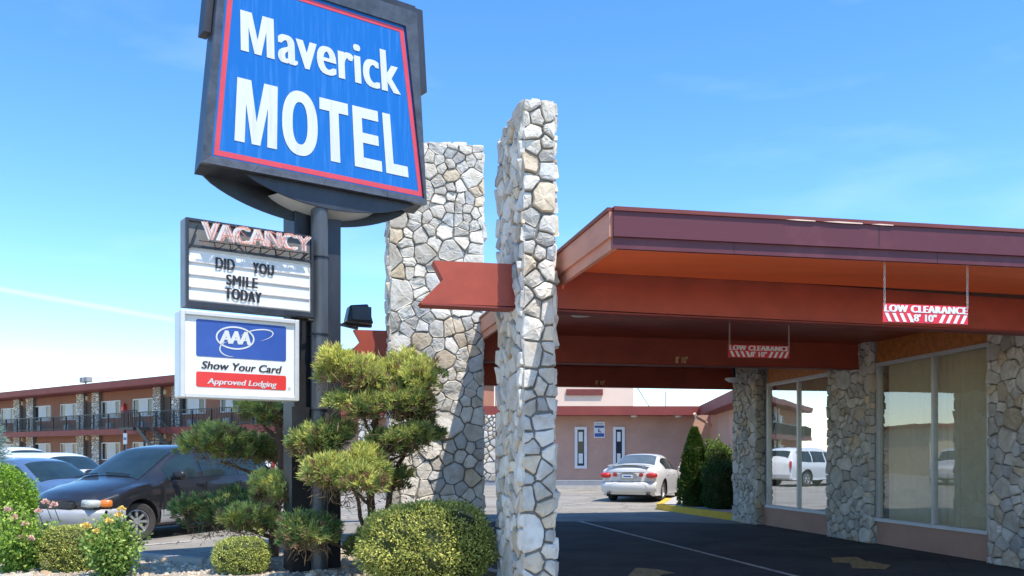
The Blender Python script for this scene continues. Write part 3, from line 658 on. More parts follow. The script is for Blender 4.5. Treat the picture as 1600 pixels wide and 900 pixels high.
mb = MB(); mb.prism([(s_at(456, -.2), -.2), (s_at(484, -.2), -.2), (s_at(484, -.2), -.29), (s_at(456, -.2), -.29)], lambda x, y, h: SP(x, h, y), 0, 2.05); mb.build('cover_plate', M['black'], pyl)
for zz in (2.02, 2.95, 3.9):
    mb = MB()
    mb.tube([SP(tp+.11*math.cos(a), zz, -.17+.11*math.sin(a)) for a in [2*math.pi*i/20 for i in range(21)]], .012, 5)
    mb.build('clamp', M['black'], pyl)
# cabinet as trapezoid
def trap(z): # half extents of the outer frame at height z
    f = (z-4.72)/(7.16-4.72); return -1.43+(-1.205+1.43)*f, 1.475+(1.315-1.475)*f
ZB, ZT = 4.76, 7.19
l0, r0 = trap(ZB); l1, r1 = trap(ZT)
mb = MB(); lb, rb_ = trap(4.64)
mb.hexa([SP(l0, ZB, -.03), SP(r0, ZB, -.03), SP(rb_+.02, 4.70, -.33), SP(lb+.03, 4.70, -.33)], [SP(l1, ZT, -.03), SP(r1, ZT, -.03), SP(r1, ZT, -.33), SP(l1+.03, ZT, -.33)])
cab = mb.build('cabinet', M['steel'], pyl)
mb = MB()                                        # retainer frame
w = .085
o_ = [(l0-.01, ZB-.02), (r0+.01, ZB-.02), (r1+.01, ZT+.02), (l1-.01, ZT+.02)]
FB = [s_tz(334, 243), s_tz(660, 308), s_tz(630, 44)]; LT = s_tz(355, 0); 
fl_ = (FB[0][0], 4.86); fr_ = (FB[1][0], 4.845)
tl_t = FB[0][0]+(LT[0]-FB[0][0])*(6.955-FB[0][1])/(LT[1]-FB[0][1])
ftl = (tl_t, 6.955); ftr = (FB[2][0], 6.965)
i_ = [(fl_[0]-.035, 4.835), (fr_[0]+.01, 4.82), (ftr[0]+.02, 7.0), (ftl[0]-.03, 7.0)]
for k in range(4):
    a, b, c, d = o_[k], o_[(k+1) % 4], i_[(k+1) % 4], i_[k]
    mb.hexa([SP(*a, -.03), SP(*b, -.03), SP(*c, -.03), SP(*d, -.03)], [SP(*a, .05), SP(*b, .05), SP(*c, .035), SP(*d, .035)])
M['framesteel'] = mat('frame_steel', (.085,.09,.10), .35, .4, var=.35, scale=6, bump=.2, bscale=14)
mb.build('retainer_frame', M['framesteel'], cab)
mb = MB()
for a, b in ((-1.19, -1.0), (.9, 1.2)): pass
for zz in (6.32, 6.9):
    pass
L6, R6 = trap(6.28); L7, R7 = trap(7.35)
for sgn, (e0, e1) in ((-1, (L6, L7)), (1, (R6, R7))):
    mb = MB()
    a0 = e0-.02*sgn*-1 if False else e0
    x0, x1 = (e0-.085, e0+.01) if sgn < 0 else (e0-.01, e0+.20)
    y0, y1 = (e1-.085, e1+.01) if sgn < 0 else (e1-.01, e1+.20)
    mb.hexa([SP(x0, 6.28, -.31), SP(x1, 6.28, -.31), SP(x1, 6.28, -.1), SP(x0, 6.28, -.1)], [SP(y0, 7.35, -.31), SP(y1, 7.35, -.31), SP(y1, 7.35, -.1), SP(y0, 7.35, -.1)])
    mb.build('side_channel', M['steel'], cab)
mb = MB(); mb.box(L7-.1, R7+.08, -.4, -.08, 7.2, 7.36, lambda x, y, z: SP(x, z, y)); mb.build('top_channel', M['steel'], cab)
mb = MB(); mb.tube([SP(.75, 7.3, -.25), SP(.75, 7.55, -.25)], .05, 10); mb.build('top_fitting', M['pipe'], cab)
for f_ in (.2, .5, .8):
    for (a, b), (c, d) in (((o_[0], o_[1]), (i_[0], i_[1])),):
        pa = (a[0]+(b[0]-a[0])*f_, a[1]+(b[1]-a[1])*f_); pc = (c[0]+(d[0]-c[0])*f_, c[1]+(d[1]-c[1])*f_)
        mb = MB(); mb.hexa([SP(pa[0], pa[1]+.003, .051), SP(pa[0]+.006, pa[1]+.003, .051), SP(pc[0]+.006, pc[1], .036), SP(pc[0], pc[1], .036)], [SP(pa[0], pa[1]+.003, .053), SP(pa[0]+.006, pa[1]+.003, .053), SP(pc[0]+.006, pc[1], .038), SP(pc[0], pc[1], .038)]); mb.build('frame_joint', M['ink'], cab)
mb = MB(); mb.add([SP(*p, .0) for p in i_], [(0, 1, 2, 3)]); face = mb.build('sign_face', M['signblue'], cab)
mb = MB(); w = .062
o2 = [fl_, fr_, ftr, ftl]; i2 = [(fl_[0]+w, fl_[1]+w), (fr_[0]-w, fr_[1]+w), (ftr[0]-w*.9, ftr[1]-w*.8), (ftl[0]+w*.9, ftl[1]-w*.8)]
for k in range(4): mb.add([SP(*o2[k], .004), SP(*o2[(k+1) % 4], .004), SP(*i2[(k+1) % 4], .004), SP(*i2[k], .004)], [(0, 1, 2, 3)])
mb.build('border', M['signred'], face)
mb = MB()
qm = (s_tz(376, 79), s_tz(624, 149), s_tz(620, 84), s_tz(375, 13))
def lerp2(a, b, f): return (a[0]+(b[0]-a[0])*f, a[1]+(b[1]-a[1])*f)
MS = .213
put_text(mb, 'averick', sf, 0, 1, 0, 1, .006, offset=0, space=1.04, bold=.085, quad=(lerp2(qm[0], qm[1], MS+.012), qm[1], qm[2], lerp2(qm[3], qm[2], MS+.012)), ybase=None)
MAV = mb
# MOTEL drawn as heavy block capitals
def glyphs():
    G_ = []
    st = .30
    G_.append(([[(0, 0), (.22, 0), (.22, .62), (.40, 0), (.60, 0), (.78, .62), (.78, 0), (1, 0), (1, 1), (.68, 1), (.50, .40), (.32, 1), (0, 1)]], .185*1.35))
    return G_
def poly_letter(mb, name, x0, x1, y0, y1, quadf, h):
    def P(x, y): return quadf(x0+(x1-x0)*x, y0+(y1-y0)*y, h)
    def rect(a, b, c, d): mb.add([P(a, c), P(b, c), P(b, d), P(a, d)], [(0, 1, 2, 3)])
    if name == 'M':
        rect(0, .235, 0, 1); rect(.765, 1, 0, 1)
        mb.add([P(.235, 1), P(.235, .62), P(.40, 0), P(.50, 0), P(.50, .36), P(.34, 1)], [(0, 1, 2, 3, 4, 5)])
        mb.add([P(.765, 1), P(.66, 1), P(.50, .36), P(.50, 0), P(.60, 0), P(.765, .62)], [(0, 1, 2, 3, 4, 5)])
    if name == 'O':
        n = 40; vs = []
        for k in range(n):
            t = 2*math.pi*k/n; c, s = math.cos(t), math.sin(t)
            e = lambda v, p: math.copysign(abs(v)**p, v)
            vs += [P(.5+.5*e(c, .88), .5+.52*e(s, .88)), P(.5+.21*e(c, .85), .5+.34*e(s, .85))]
        mb.add(vs, [(2*k, 2*((k+1) % n), 2*((k+1) % n)+1, 2*k+1) for k in range(n)])
    if name == 'T': rect(.34, .66, 0, .81); rect(0, 1, .81, 1)
    if name == 'E': rect(0, .34, 0, 1); rect(.34, 1, 0, .175); rect(.34, .93, .42, .585); rect(.34, .97, .825, 1)
    if name == 'L': rect(0, .36, 0, 1); rect(.36, 1, 0, .18)
def quadm(p, q, h):
    BL, BR, TR, TL = qm; q = q*.985+.012
    return SP((1-p)*(1-q)*BL[0]+p*(1-q)*BR[0]+p*q*TR[0]+(1-p)*q*TL[0], (1-p)*(1-q)*BL[1]+p*(1-q)*BR[1]+p*q*TR[1]+(1-p)*q*TL[1], h)
poly_letter(MAV, 'M', 0, MS-.018, 0, .97, quadm, .006); MAV.build('lettering', M['letter'], face)
qb = (s_tz(366, 219.5), s_tz(638, 277.5), s_tz(630, 184), s_tz(370.5, 120.5))
def quadf(p, q, h):
    BL, BR, TR, TL = qb
    return SP((1-p)*(1-q)*BL[0]+p*(1-q)*BR[0]+p*q*TR[0]+(1-p)*q*TL[0], (1-p)*(1-q)*BL[1]+p*(1-q)*BR[1]+p*q*TR[1]+(1-p)*q*TL[1], h)
mb = MB(); tb0 = qb[0][0]; tb1 = qb[1][0]
def pf(px, row=0.45):  # pixel at mid height -> fraction
    a = s_tz(368.2, 170)[0]; b = s_tz(634, 230)[0]; return (s_tz(px, 200)[0]-a)/(b-a)
for nm, x0, x1 in (('M', 368.2, 433), ('O', 440.5, 496), ('T', 499.5, 545), ('E', 552, 594), ('L', 600, 634)):
    poly_letter(mb, nm, pf(x0), pf(x1), 0, 1, quadf, .006)
mb.build('lettering', M['letter'], face)
# curved valances beneath
def arc(t0, t1, z, sag, n=26): return [(t0+(t1-t0)*i/n, z-sag*(1-((2*i/n)-1)**2)**.8) for i in range(n+1)]
va = arc(-.95, 1.38, 4.76, .27)
mb = MB(); mb.prism(va, lambda x, y, h: SP(x, y, h), -.075, -.05); mb.build('front_valance', M['steel'], pyl)
va = arc(-1.32, 1.40, 4.72, .38)
mb = MB(); mb.prism(va, lambda x, y, h: SP(x, y, h), -.36, -.33); mb.build('back_valance', M['black'], pyl)
mb = MB(); n = 24
for i in range(n):
    a = [arc(-.45, .80, 4.60, .10, n)[j] for j in (i, i+1)]; b = [arc(-.55, .9, 4.60, .20, n)[j] for j in (i, i+1)]
    mb.add([SP(a[0][0], a[0][1], -.08), SP(a[1][0], a[1][1], -.08), SP(b[1][0], b[1][1], -.40), SP(b[0][0], b[0][1], -.40)], [(0, 1, 2, 3)])
mb.build('light_pan', M['alu'], pyl, smooth=True)
# ---------------- reader board
M['panelgrey'] = mat('panel_grey', (.16,.16,.155), .6, var=.15)
rbd = empty('reader_board', SP(-.85, 3.1, 0), 0, 'grey vacancy and changeable letter board mounted above the white club sign', 'sign')
a = s_tz(290, 340); b = s_tz(489, 371); t0, t1 = a[0], b[0]; z1, z0 = 4.105, 3.125
zc = 3.80
mb = MB(); BX = lambda x0, x1, y0, y1, k0, k1: mb.box(x0, x1, k0, k1, y0, y1, lambda x, y, z: SP(x, z, y))
BX(t0, t1, z0, z1, -.20, -.03); c_ = mb.build('cabinet', M['greypaint'], rbd)
mb = MB()
fw = .045
for x0, x1, y0, y1 in ((t0, t0+.03, z0, z1), (t1-.03, t1, z0, z1), (t0+.03, t1-.03, z0, z0+.055), (t0+.03, t1-.03, z1-.03, z1), (t0+.03, t1-.03, zc-.012, zc+.012)): BX(x0, x1, y0, y1, -.03, .02)
mb.build('frame', M['steel'], c_)
mb = MB(); BX(t0+.03, t1-.03, zc+.012, z1-.03, -.029, -.02); mb.build('neon_panel', M['panelgrey'], c_)
mb = MB(); BX(t0+.03, t1-.03, z0+.055, zc-.012, -.029, -.012)
pan = mb.build('letter_panel', M['boardwhite'], c_)
mb = MB()
for k in range(5):
    z = z0+.075+k*(zc-z0-.11)/4; BX(t0+.04, t1-.04, z-.006, z+.006, -.011, .004)
mb.build('letter_rail', M['chain'], pan)
mb = MB()
def T(s, pxa, pya, pxb, pyb, hgt, par_off=.0):
    A_ = s_tz(pxa, pya); B_ = s_tz(pxb, pyb)
    put_text(mb, s, sf, 0, 1, 0, 1, .004, offset=par_off, bold=.10, space=1.12, quad=(A_, B_, (B_[0], B_[1]+hgt), (A_[0], A_[1]+hgt)))
T('DID', 337.5, 419, 366, 423, .125); T('YOU', 395, 426.5, 427, 431, .125)
T('SMILE', 354, 445, 402, 451, .12); T('TODAY', 352, 466, 408, 474, .125)
mb.build('lettering', M['ink'], pan)
# neon letters standing proud
A_ = s_tz(313, 376); B_ = s_tz(479, 396); hh = .185
qn = (A_, B_, (B_[0], B_[1]+hh*.95), (A_[0], A_[1]+hh*1.05))
mb = MB(); put_text(mb, 'VACANCY', sf, 0, 1, 0, 1, .10, offset=.0, bold=.12, quad=qn); nl = mb.build('neon_lettering', M['letter'], c_)
mb = MB()                                   # tube outlines following the letter strokes (zigzag tubes over two word layers)
STK = {'V': [[(0,1),(.5,0),(1,1)]], 'A': [[(0,0),(.5,1),(1,0)], [(.2,.35),(.8,.35)]], 'C': [[(1,.85),(.7,1),(.25,.95),(0,.6),(0,.4),(.25,.05),(.7,0),(1,.15)]], 'N': [[(0,0),(0,1),(1,0),(1,1)]], 'Y': [[(0,1),(.5,.5),(1,1)], [(.5,.5),(.5,0)]], 'O': [[(.5,1),(.1,.8),(0,.5),(.1,.2),(.5,0),(.9,.2),(1,.5),(.9,.8),(.5,1)]]}
def q2(p, q, h):
    BL, BR, TR, TL = qn
    return SP((1-p)*(1-q)*BL[0]+p*(1-q)*BR[0]+p*q*TR[0]+(1-p)*q*TL[0], (1-p)*(1-q)*BL[1]+p*(1-q)*BR[1]+p*q*TR[1]+(1-p)*q*TL[1], h)
for i, ch in enumerate('VACANCY'):
    for st_ in STK[ch]:
        for dx, h_ in ((-.012, .125), (.014, .125)):
            mb.tube([q2((i+.1+.74*x)/7+dx, y*1.0+.0, h_) for x, y in st_], .0065, 5)
for i, ch in enumerate('NO'):
    for st_ in STK[ch]: mb.tube([q2(.30+.25*i+.17*x, .1+y*.95, .055) for x, y in st_], .0065, 5)
for i in range(9):
    x = .04+.92*i/8; mb.tube([q2(x, -.05, .12), q2(x-.012, -.28, .0)], .004, 4)
mb.build('neon_tube', M['neon'], nl)
mb = MB()
mb.tube([q2(-.03, -.1, .09), q2(1.0, -.12, .09)], .008, 5); mb.tube([q2(-.03, .8, .03), q2(-.10, -.5, .03)], .01, 5); mb.tube([q2(.98, -.1, .08), q2(.93, -.5, .02)], .012, 5)
for i in range(7): x = .1+.14*i; mb.tube([q2(x, -.11, .09), q2(x+.03, -.42, .02), q2(x+.07, -.3, .02), q2(x+.1, -.11, .09)], .006, 4)
mb.build('wiring', M['black'], c_)
# ---------------- club sign
cs = empty('club_sign', SP(-1, 2.1, 0), 0, 'white framed sign with blue panel and red strip hanging lowest on the post', 'sign')
t0, t1 = s_at(281), s_at(466); z1, z0 = 3.075, 2.105
mb = MB(); BX = lambda x0, x1, y0, y1, k0, k1: mb.box(x0, x1, k0, k1, y0, y1, lambda x, y, z: SP(x, z, y))
BX(t0, t1, z0, z1, -.22, -.02); c_ = bevel(mb.build('cabinet', M['boardwhite'], cs), .02, 3)
mb = MB(); w = .05
for x0, x1, y0, y1 in ((t0, t0+w, z0, z1), (t1-w, t1, z0, z1), (t0+w, t1-w, z0, z0+w), (t0+w, t1-w, z1-w, z1)): BX(x0, x1, y0, y1, -.021, .035)
bevel(mb.build('frame', M['alu'], c_), .008)
mb = MB(); BX(t0+w, t1-w, z0+w, z1-w, -.019, -.004); pn = mb.build('panel', M['boardwhite'], c_)
def rrect(mb, x0, x1, y0, y1, r, h):
    pts = []
    for cx, cy, a0 in ((x1-r, y1-r, 0), (x0+r, y1-r, 90), (x0+r, y0+r, 180), (x1-r, y0+r, 270)):
        for k in range(5): a_ = R(a0+22.5*k); pts.append(SP(cx+r*math.cos(a_), cy+r*math.sin(a_), h))
    mb.add(pts, [tuple(range(len(pts)))])
tb0, tb1 = s_at(306.5), s_at(447)
zA = s_tz(306.5, 498)[1]; zB = s_tz(306.5, 556)[1]; mb = MB(); rrect(mb, tb0, tb1, zB, zA, .025, .0005); mb.build('blue_panel', M['navy'], pn)
zC = s_tz(306.5, 580)[1]; zD = s_tz(306.5, 604)[1]; mb = MB(); rrect(mb, tb0, tb1, zD, zC, .022, .0005); mb.build('red_panel', M['red'], pn)
mb = MB(); wz = zA-zB; wt = tb1-tb0
oc = (tb0+wt*.42, zB+wz*.56)
def ring(mb, cx, cy, rx, ry, w_, rot=0, a0=0, a1=360, n=48, h=.004, taper=False):
    vs = []
    for k in range(n+1):
        t = R(a0+(a1-a0)*k/n); ww = w_*(math.sin(math.pi*k/n)*.9+.1 if taper else 1)
        for e in (-1, 1):
            x = (rx+e*ww/2)*math.cos(t); y = (ry+e*ww/2)*math.sin(t)
            vs.append(SP(cx+x*math.cos(rot)-y*math.sin(rot), cy+x*math.sin(rot)+y*math.cos(rot), h))
    mb.add(vs, [(2*k, 2*k+2, 2*k+3, 2*k+1) for k in range(n)])
ring(mb, oc[0], oc[1], wt*.205, wz*.30, .018)
put_text(mb, 'AAA', sf, oc[0]-wt*.165, oc[0]+wt*.165, oc[1]-wz*.17, oc[1]+wz*.19, .004, offset=.0, space=.86, bold=.11, shear=.1)
ring(mb, oc[0]+wt*.24, oc[1]+wz*.11, wt*.19, wz*.16, .016, rot=.22, a0=-80, a1=165, taper=True)
ring(mb, oc[0]-wt*.02, oc[1]-wz*.30, wt*.15, wz*.22, .015, rot=.1, a0=115, a1=268, taper=True)
mb.build('emblem', M['letter'], pn)
mb = MB(); A_ = s_tz(315, 575.5); B_ = s_tz(440, 583.5); h_ = .085
put_text(mb, 'Show Your Card', sf, 0, 1, 0, 1, .002, offset=.0, bold=.055, shear=.22, quad=(A_, B_, (B_[0], B_[1]+h_), (A_[0], A_[1]+h_)))
z_ = z0+.06; x_ = s_at(452); 
mb.build('lettering', M['ink'], pn)
mb = MB(); ring(mb, x_, s_tz(451, 607)[1], .012, .012, .006); mb.build('registered_mark', M['greypaint'], pn)
mb = MB(); A_ = s_tz(324, 602.5); B_ = s_tz(432, 608); h_ = .085
put_text(mb, 'Approved Lodging', sf, 0, 1, 0, 1, .003, offset=.0, bold=.055, shear=.22, quad=(A_, B_, (B_[0], B_[1]+h_), (A_[0], A_[1]+h_)))
mb.build('lettering', M['letter'], pn)
mb = MB(); mb.tube([SP(t1-.05, 3.11, -.1), SP(tp-.05, 3.11, -.16)], .02, 6); mb.tube([SP(t1+.05, 3.11, -.1), SP(t1+.05, 2.95, -.1)], .03, 6); mb.build('bracket', M['black'], cs)
# ---------------- floodlight behind the post
fld = empty('floodlight', DY(558, 500, 12.2), 0, 'black box floodlight on a bracket behind the motel sign post', 'floodlight')
mb = MB(); c = Vector(DY(559, 490, 12.2)); ax = Vector((.93, .37, 0)); ay = Vector((-.37, .93, 0))
f3 = lambda x, y, z: tuple(c+ax*x+ay*y+Vector((0, 0, z)))
mb.hexa([f3(-.17, -.12, -.12), f3(.2, -.10, -.14), f3(.2, .16, -.14), f3(-.17, .16, -.12)], [f3(-.12, -.08, .10), f3(.12, -.10, .13), f3(.17, .16, .06), f3(-.12, .16, .10)])
bevel(mb.build('housing', M['black'], fld), .02)
mb = MB(); mb.box(-.19, .22, .10, .19, -.16, -.12, f3); mb.box(-.10, .16, -.13, -.12, -.10, .08, f3); mb.build('lens_rim', M['steel'], fld)
mb = MB(); mb.tube([f3(.0, .05, -.12), f3(0, .05, -.2), tuple(Vector(SP(s_at(520, -.5), c.z-.22, -.5)))], .018, 6); mb.build('arm', M['black'], fld)
# ============================================================ VEHICLES
def sm(xs, pts, s=.10):
    px, pz = zip(*pts); f = np.interp(np.arange(-1, 8, .02), px, pz)
    k = np.exp(-.5*(np.arange(-25, 26)*.02/s)**2); k /= k.sum(); g = np.convolve(np.pad(f, 25, 'edge'), k, 'valid')
    return np.interp(xs, np.arange(-1, 8, .02), g)
def make_car(name, label, cat, loc, heading, P, group=None, local_extra=None):
    """local frame: x from nose (0) to tail (L), y left/right, z up. heading = world angle of the NOSE direction"""
    e = empty(name, loc, heading+math.pi, label, cat, group); e['_w'] = 0
    L, Wd = P['L'], P['W']/2
    X = lambda x: x-L/2
    top = lambda x: sm(x, P['top'], P.get('s', .07)); belt = lambda x: np.minimum(sm(x, P['belt'], .15), top(x)-.015)
    plan = lambda x: Wd*sm(x, P['plan'], .12); wr = lambda x: np.minimum(sm(x, P['wr'], .15), plan(x)-.03)
    sill = P.get('sill', .22)
    bow = P.get('bow', .22)
    def shift(x, yn):   # plan curvature of nose and tail
        yn = abs(yn)
        f = max(0, 1-x/.9); r = max(0, 1-(L-x)/.7)
        return bow*f*yn**2.2 - bow*.55*r*yn**2.2
    def topz(x, y):
        x_ = np.array([x]); T_ = top(x_)[0]; w_ = wr(x_)[0]; u = min(1, abs(y)/w_); return T_+P.get('crown', .035)*(1-u*u)-.045*u**6
    def sideg(x, v):    # greenhouse side
        x_ = np.array([x]); b = belt(x_)[0]; T_ = top(x_)[0]-.045; w0 = plan(x_)[0]-.035; w1 = wr(x_)[0]
        return (w0+(w1-w0)*v+.022*math.sin(math.pi*v), b+(T_-b)*v)
    xs = list(np.arange(0, L+.001, .045)); NS = len(xs)
    rows = []
    for x in xs:
        x_ = np.array([x]); b = belt(x_)[0]; w_ = plan(x_)[0]; g = max(0, 1-x/.22); h = max(0, 1-(L-x)/.18)
        sl = sill+P.get('nose_lift', .1)*g+.06*h
        ring = [(w_-.14, sl-.02), (w_-.04, sl)]
        for k in range(1, 11):
            q = k/10; z = sl+(b-sl)*q; y = w_*(1-.055*(1-q)**2*1.2) - .035*max(0, (q-.78)/.22)**1.6
            ring.append((y, z))
        for v in (.15, .35, .55, .75, .92): ring.append(sideg(x, v))
        w1 = wr(x_)[0]
        for u in (1., .96, .86, .7, .5, .25, 0): ring.append((w1*u, topz(x, w1*u)))
        full = [(y, z) for y, z in ring]+[(-y, z) for y, z in reversed(ring[:-1])]
        rows.append([(X(x)+shift(x, y/Wd), y, z) for y, z in full])
    n = len(rows[0]); V = [p for r in rows for p in r]; Fc = []
    wc = P['wheels']; rad = P['wr_rad']; RA = rad+.065
    keep = []
    for i in range(NS-1):
        for k in range(n-1):
            f = (i*n+k, (i+1)*n+k, (i+1)*n+k+1, i*n+k+1)
            c = [sum(V[j][a] for j in f)/4 for a in range(3)]
            side = (k < 12) or (k >= n-13)
            if side and any(math.hypot(c[0]-X(w), c[2]-rad) < RA for w in wc): keep.append(f); continue
            Fc.append(f)
    rem = set(j for f in keep for j in f); st_ = set(j for f in Fc for j in f)
    V = [list(p) for p in V]
    for j in rem & st_:
        w = min(wc, key=lambda q: abs(V[j][0]-X(q))); dx = V[j][0]-X(w); dz = V[j][2]-rad; d = math.hypot(dx, dz)
        if d > 0: V[j][0] = X(w)+dx/d*RA; V[j][2] = rad+dz/d*RA
    mb = MB(); mb.add(V, Fc)
    # end caps & bottom
    for i in (0, NS-1):
        c = (V[i*n+n//2][0]+(0.0), 0, .55); base = len(mb.v); r = [tuple(V[i*n+k]) for k in range(n)]
        r2 = [(p[0]+(-.03 if i == 0 else .03), p[1]*.9, c[2]+(p[2]-c[2])*.88) for p in r]
        mb.add(r+r2+[(c[0]+(-.035 if i == 0 else .035), 0, c[2])], [(k, (k+1) % n, n+(k+1) % n, n+k) for k in range(n)]+[(n+k, n+(k+1) % n, 2*n) for k in range(n)])
    body = mb.build('body', P['paint'], e, smooth=True, world=False, angle=38)
    md = body.modifiers.new('w', 'WELD'); md.merge_threshold = .0005
    mb = MB(); mb.box(X(.3), X(L-.3), -Wd+.16, Wd-.16, sill-.04, sill+.1)
    mb.box(X(1.2), X(L-.6), -Wd+.2, Wd-.2, .5, .55); mb.build('underbody', M['dark'], e, world=False)
    # cabin seats
    mb = MB()
    for sx in P.get('seats', (2.2, 3.1)):
        for sy in (-.36, .36):
            mb.box(X(sx), X(sx+.12), sy-.23, sy+.23, .5, P['seat_top']); mb.box(X(sx+.01), X(sx+.1), sy-.12, sy+.12, P['seat_top'], P['seat_top']+.14)
    mb.box(X(P['ws'][0]+.1), X(P['ws'][0]+.5), -Wd+.2, Wd-.2, .5, belt(np.array([P['ws'][0]+.3]))[0]-.03)
    bevel(mb.build('seat', M['greypaint'] if not P.get('seatdark') else M['rimdark'], e, world=False), .04)
    # glass
    def patch(nm, x0, x1, fy, par, off=.006, nu=14, nv=10, m=None):
        mb = MB(); vs = []
        for i in range(nu+1):
            x = x0+(x1-x0)*i/nu
            for j in range(nv+1): vs.append(fy(x, j/nv, off))
        mb.add(vs, [(i*(nv+1)+j, (i+1)*(nv+1)+j, (i+1)*(nv+1)+j+1, i*(nv+1)+j+1) for i in range(nu) for j in range(nv)])
        return mb.build(nm, m or M['darkglass'], par, smooth=True, world=False)
    def fy_top(i0, i1):
        def f(x, v, off):
            w_ = wr(np.array([x]))[0]-P.get('pillar', .05); y = -w_+2*w_*v
            return (X(x)+shift(x, y/Wd)+(-off if i0 == 'f' else off), y, topz(x, y)+off)
        return f
    g = patch('windscreen', P['ws'][0], P['ws'][1], fy_top('f', 0), e)
    g = patch('rear_window', P['rw'][0], P['rw'][1], fy_top('r', 0), e, m=M.get(P.get('rwmat', 'darkglass')))
    for sgn in (1, -1):
        for (x0, x1) in P['side']:
            def f(x, v, off, sgn=sgn):
                v0, v1 = .10, .86
                x_ = np.array([x]); hgt = top(x_)[0]-.045-belt(x_)[0]
                v1 = max(v0+.02, min(.87, 1-.055/max(hgt, .06)))
                y, z = sideg(x, v0+(v1-v0)*v); return (X(x), sgn*(y+off), z+off*.3)
            patch('side_window', x0, x1, f, e, off=.005)
    if P.get('trim'):
        for sgn in (1, -1):
            for x0, x1 in P['trim']['spans']:
                def f(x, v, off, sgn=sgn):
                    z0, z1 = P['trim']['z']; z = z0+(z1-z0)*v; b = belt(np.array([x]))[0]; q = (z-sill)/(b-sill); w_ = plan(np.array([x]))[0]
                    y = w_*(1-.055*(1-q)**2*1.2); yn = y/Wd
                    return (X(x)+shift(x, yn), sgn*(y+.008+off*(1-abs(2*v-1)**4)), z)
                patch('side_cladding', x0, x1, f, e, off=.012, m=P['trim']['mat'])
    # arches + wheels
    for w in wc:
        for sgn in (1, -1):
            mb = MB(); m_ = 24; vs = []
            y1 = plan(np.array([w]))[0]*.975; 
            for k in range(m_+1):
                a_ = math.pi*k/m_*1.16-.25; vs += [(X(w)+RA*math.cos(a_), sgn*(y1-.0), rad+RA*math.sin(a_)), (X(w)+RA*math.cos(a_), sgn*(y1-.38), rad+RA*math.sin(a_))]
            vs += [(X(w), sgn*(y1-.38), rad)]
            mb.add(vs, [(2*k, 2*k+2, 2*k+3, 2*k+1) for k in range(m_)]+[(2*k+1, 2*k+3, len(vs)-1) for k in range(m_)])
            mb.build('wheel_arch', M['dark'], e, world=False)
            mb = MB(); tw = .20; yo = y1-.035; st = P.get('steer', 0) if w == wc[0] else 0
            def A(r, t, h):
                x, y, z = r*math.cos(t), (h-tw/2), r*math.sin(t)
                return (X(w)+x*math.cos(st)-y*math.sin(st), sgn*(yo-tw/2)+ (x*math.sin(st)+y*math.cos(st))*1.0, rad+z)
            def Aw(r, t, h): return A(r, t, tw-h if sgn < 0 else h) if False else A(r, t, (h if sgn > 0 else tw-h))
            rr = rad*.64
            lathe(mb, None, [(rr, .03), (rad*.92, .0), (rad, .03), (rad, tw-.03), (rad*.93, tw-.002), (rr+.01, tw-.012), (rr, tw-.03), (rr, .03)], 36, Aw)
            ty = mb.build('wheel', M['rubber'], e, smooth=True, world=False, angle=40)
            mb = MB(); lathe(mb, None, [(rr, tw-.025), (rr*.93, tw-.02), (rr*.86, tw-.07), (rr*.84, tw-.11)], 30, Aw)
            ns = P['spokes']
            for k in range(ns):
                a_ = 2*math.pi*k/ns; hw = P.get('spw', .16)
                vs = [Aw(rr*.18, a_-.5, tw-.045), Aw(rr*.18, a_+.5, tw-.045), Aw(rr*.88, a_+hw, tw-.04), Aw(rr*.88, a_-hw, tw-.04), Aw(rr*.18, a_-.5, tw-.08), Aw(rr*.18, a_+.5, tw-.08), Aw(rr*.88, a_+hw, tw-.08), Aw(rr*.88, a_-hw, tw-.08)]
                mb.add(vs, [(0,1,2,3),(4,5,6,7),(0,1,5,4),(1,2,6,5),(2,3,7,6),(3,0,4,7)])
            lathe(mb, None, [(0, tw-.03), (rr*.2, tw-.035), (rr*.22, tw-.06)], 16, Aw)
            mb.build('rim', M['rim'], ty, world=False)
            mb = MB(); lathe(mb, None, [(0, tw-.10), (rr*.86, tw-.10)], 24, Aw); mb.build('brake_disc', M['rimdark'], ty, world=False)
    def blob(nm, m, c, s, par=None, rot=0, p=2.6):
        mb = MB(); nu, nv = 20, 12; vs = []
        ee = lambda v, q: math.copysign(abs(v)**(2/q), v)
        for i in range(nv+1):
            ph = -math.pi/2+math.pi*i/nv
            for j in range(nu):
                t = 2*math.pi*j/nu; x = s[0]*ee(math.cos(ph), p)*ee(math.cos(t), p); y = s[1]*ee(math.cos(ph), p)*ee(math.sin(t), p); z = s[2]*ee(math.sin(ph), p)
                vs.append((c[0]+x*math.cos(rot)-y*math.sin(rot), c[1]+x*math.sin(rot)+y*math.cos(rot), c[2]+z))
        mb.add(vs, [(i*nu+j, i*nu+(j+1) % nu, (i+1)*nu+(j+1) % nu, (i+1)*nu+j) for i in range(nv) for j in range(nu)])
        return mb.build(nm, m, par or e, smooth=True, world=False)
    if local_extra: local_extra(e, X, Wd, blob, shift, topz, plan, belt)
    return e
M['darkglass'] = mat('dark_car_glass', (.018, .034, .040), .04, var=.4, scale=1.5, spec=.45)
M['rearglass'] = mat('tinted_car_glass', (.10, .12, .12), .12, var=.2, scale=1.5, spec=.7)
M['blueglass'] = mat('blue_car_glass', (.05, .10, .12), .07, var=.5, scale=2.5, spec=.8)
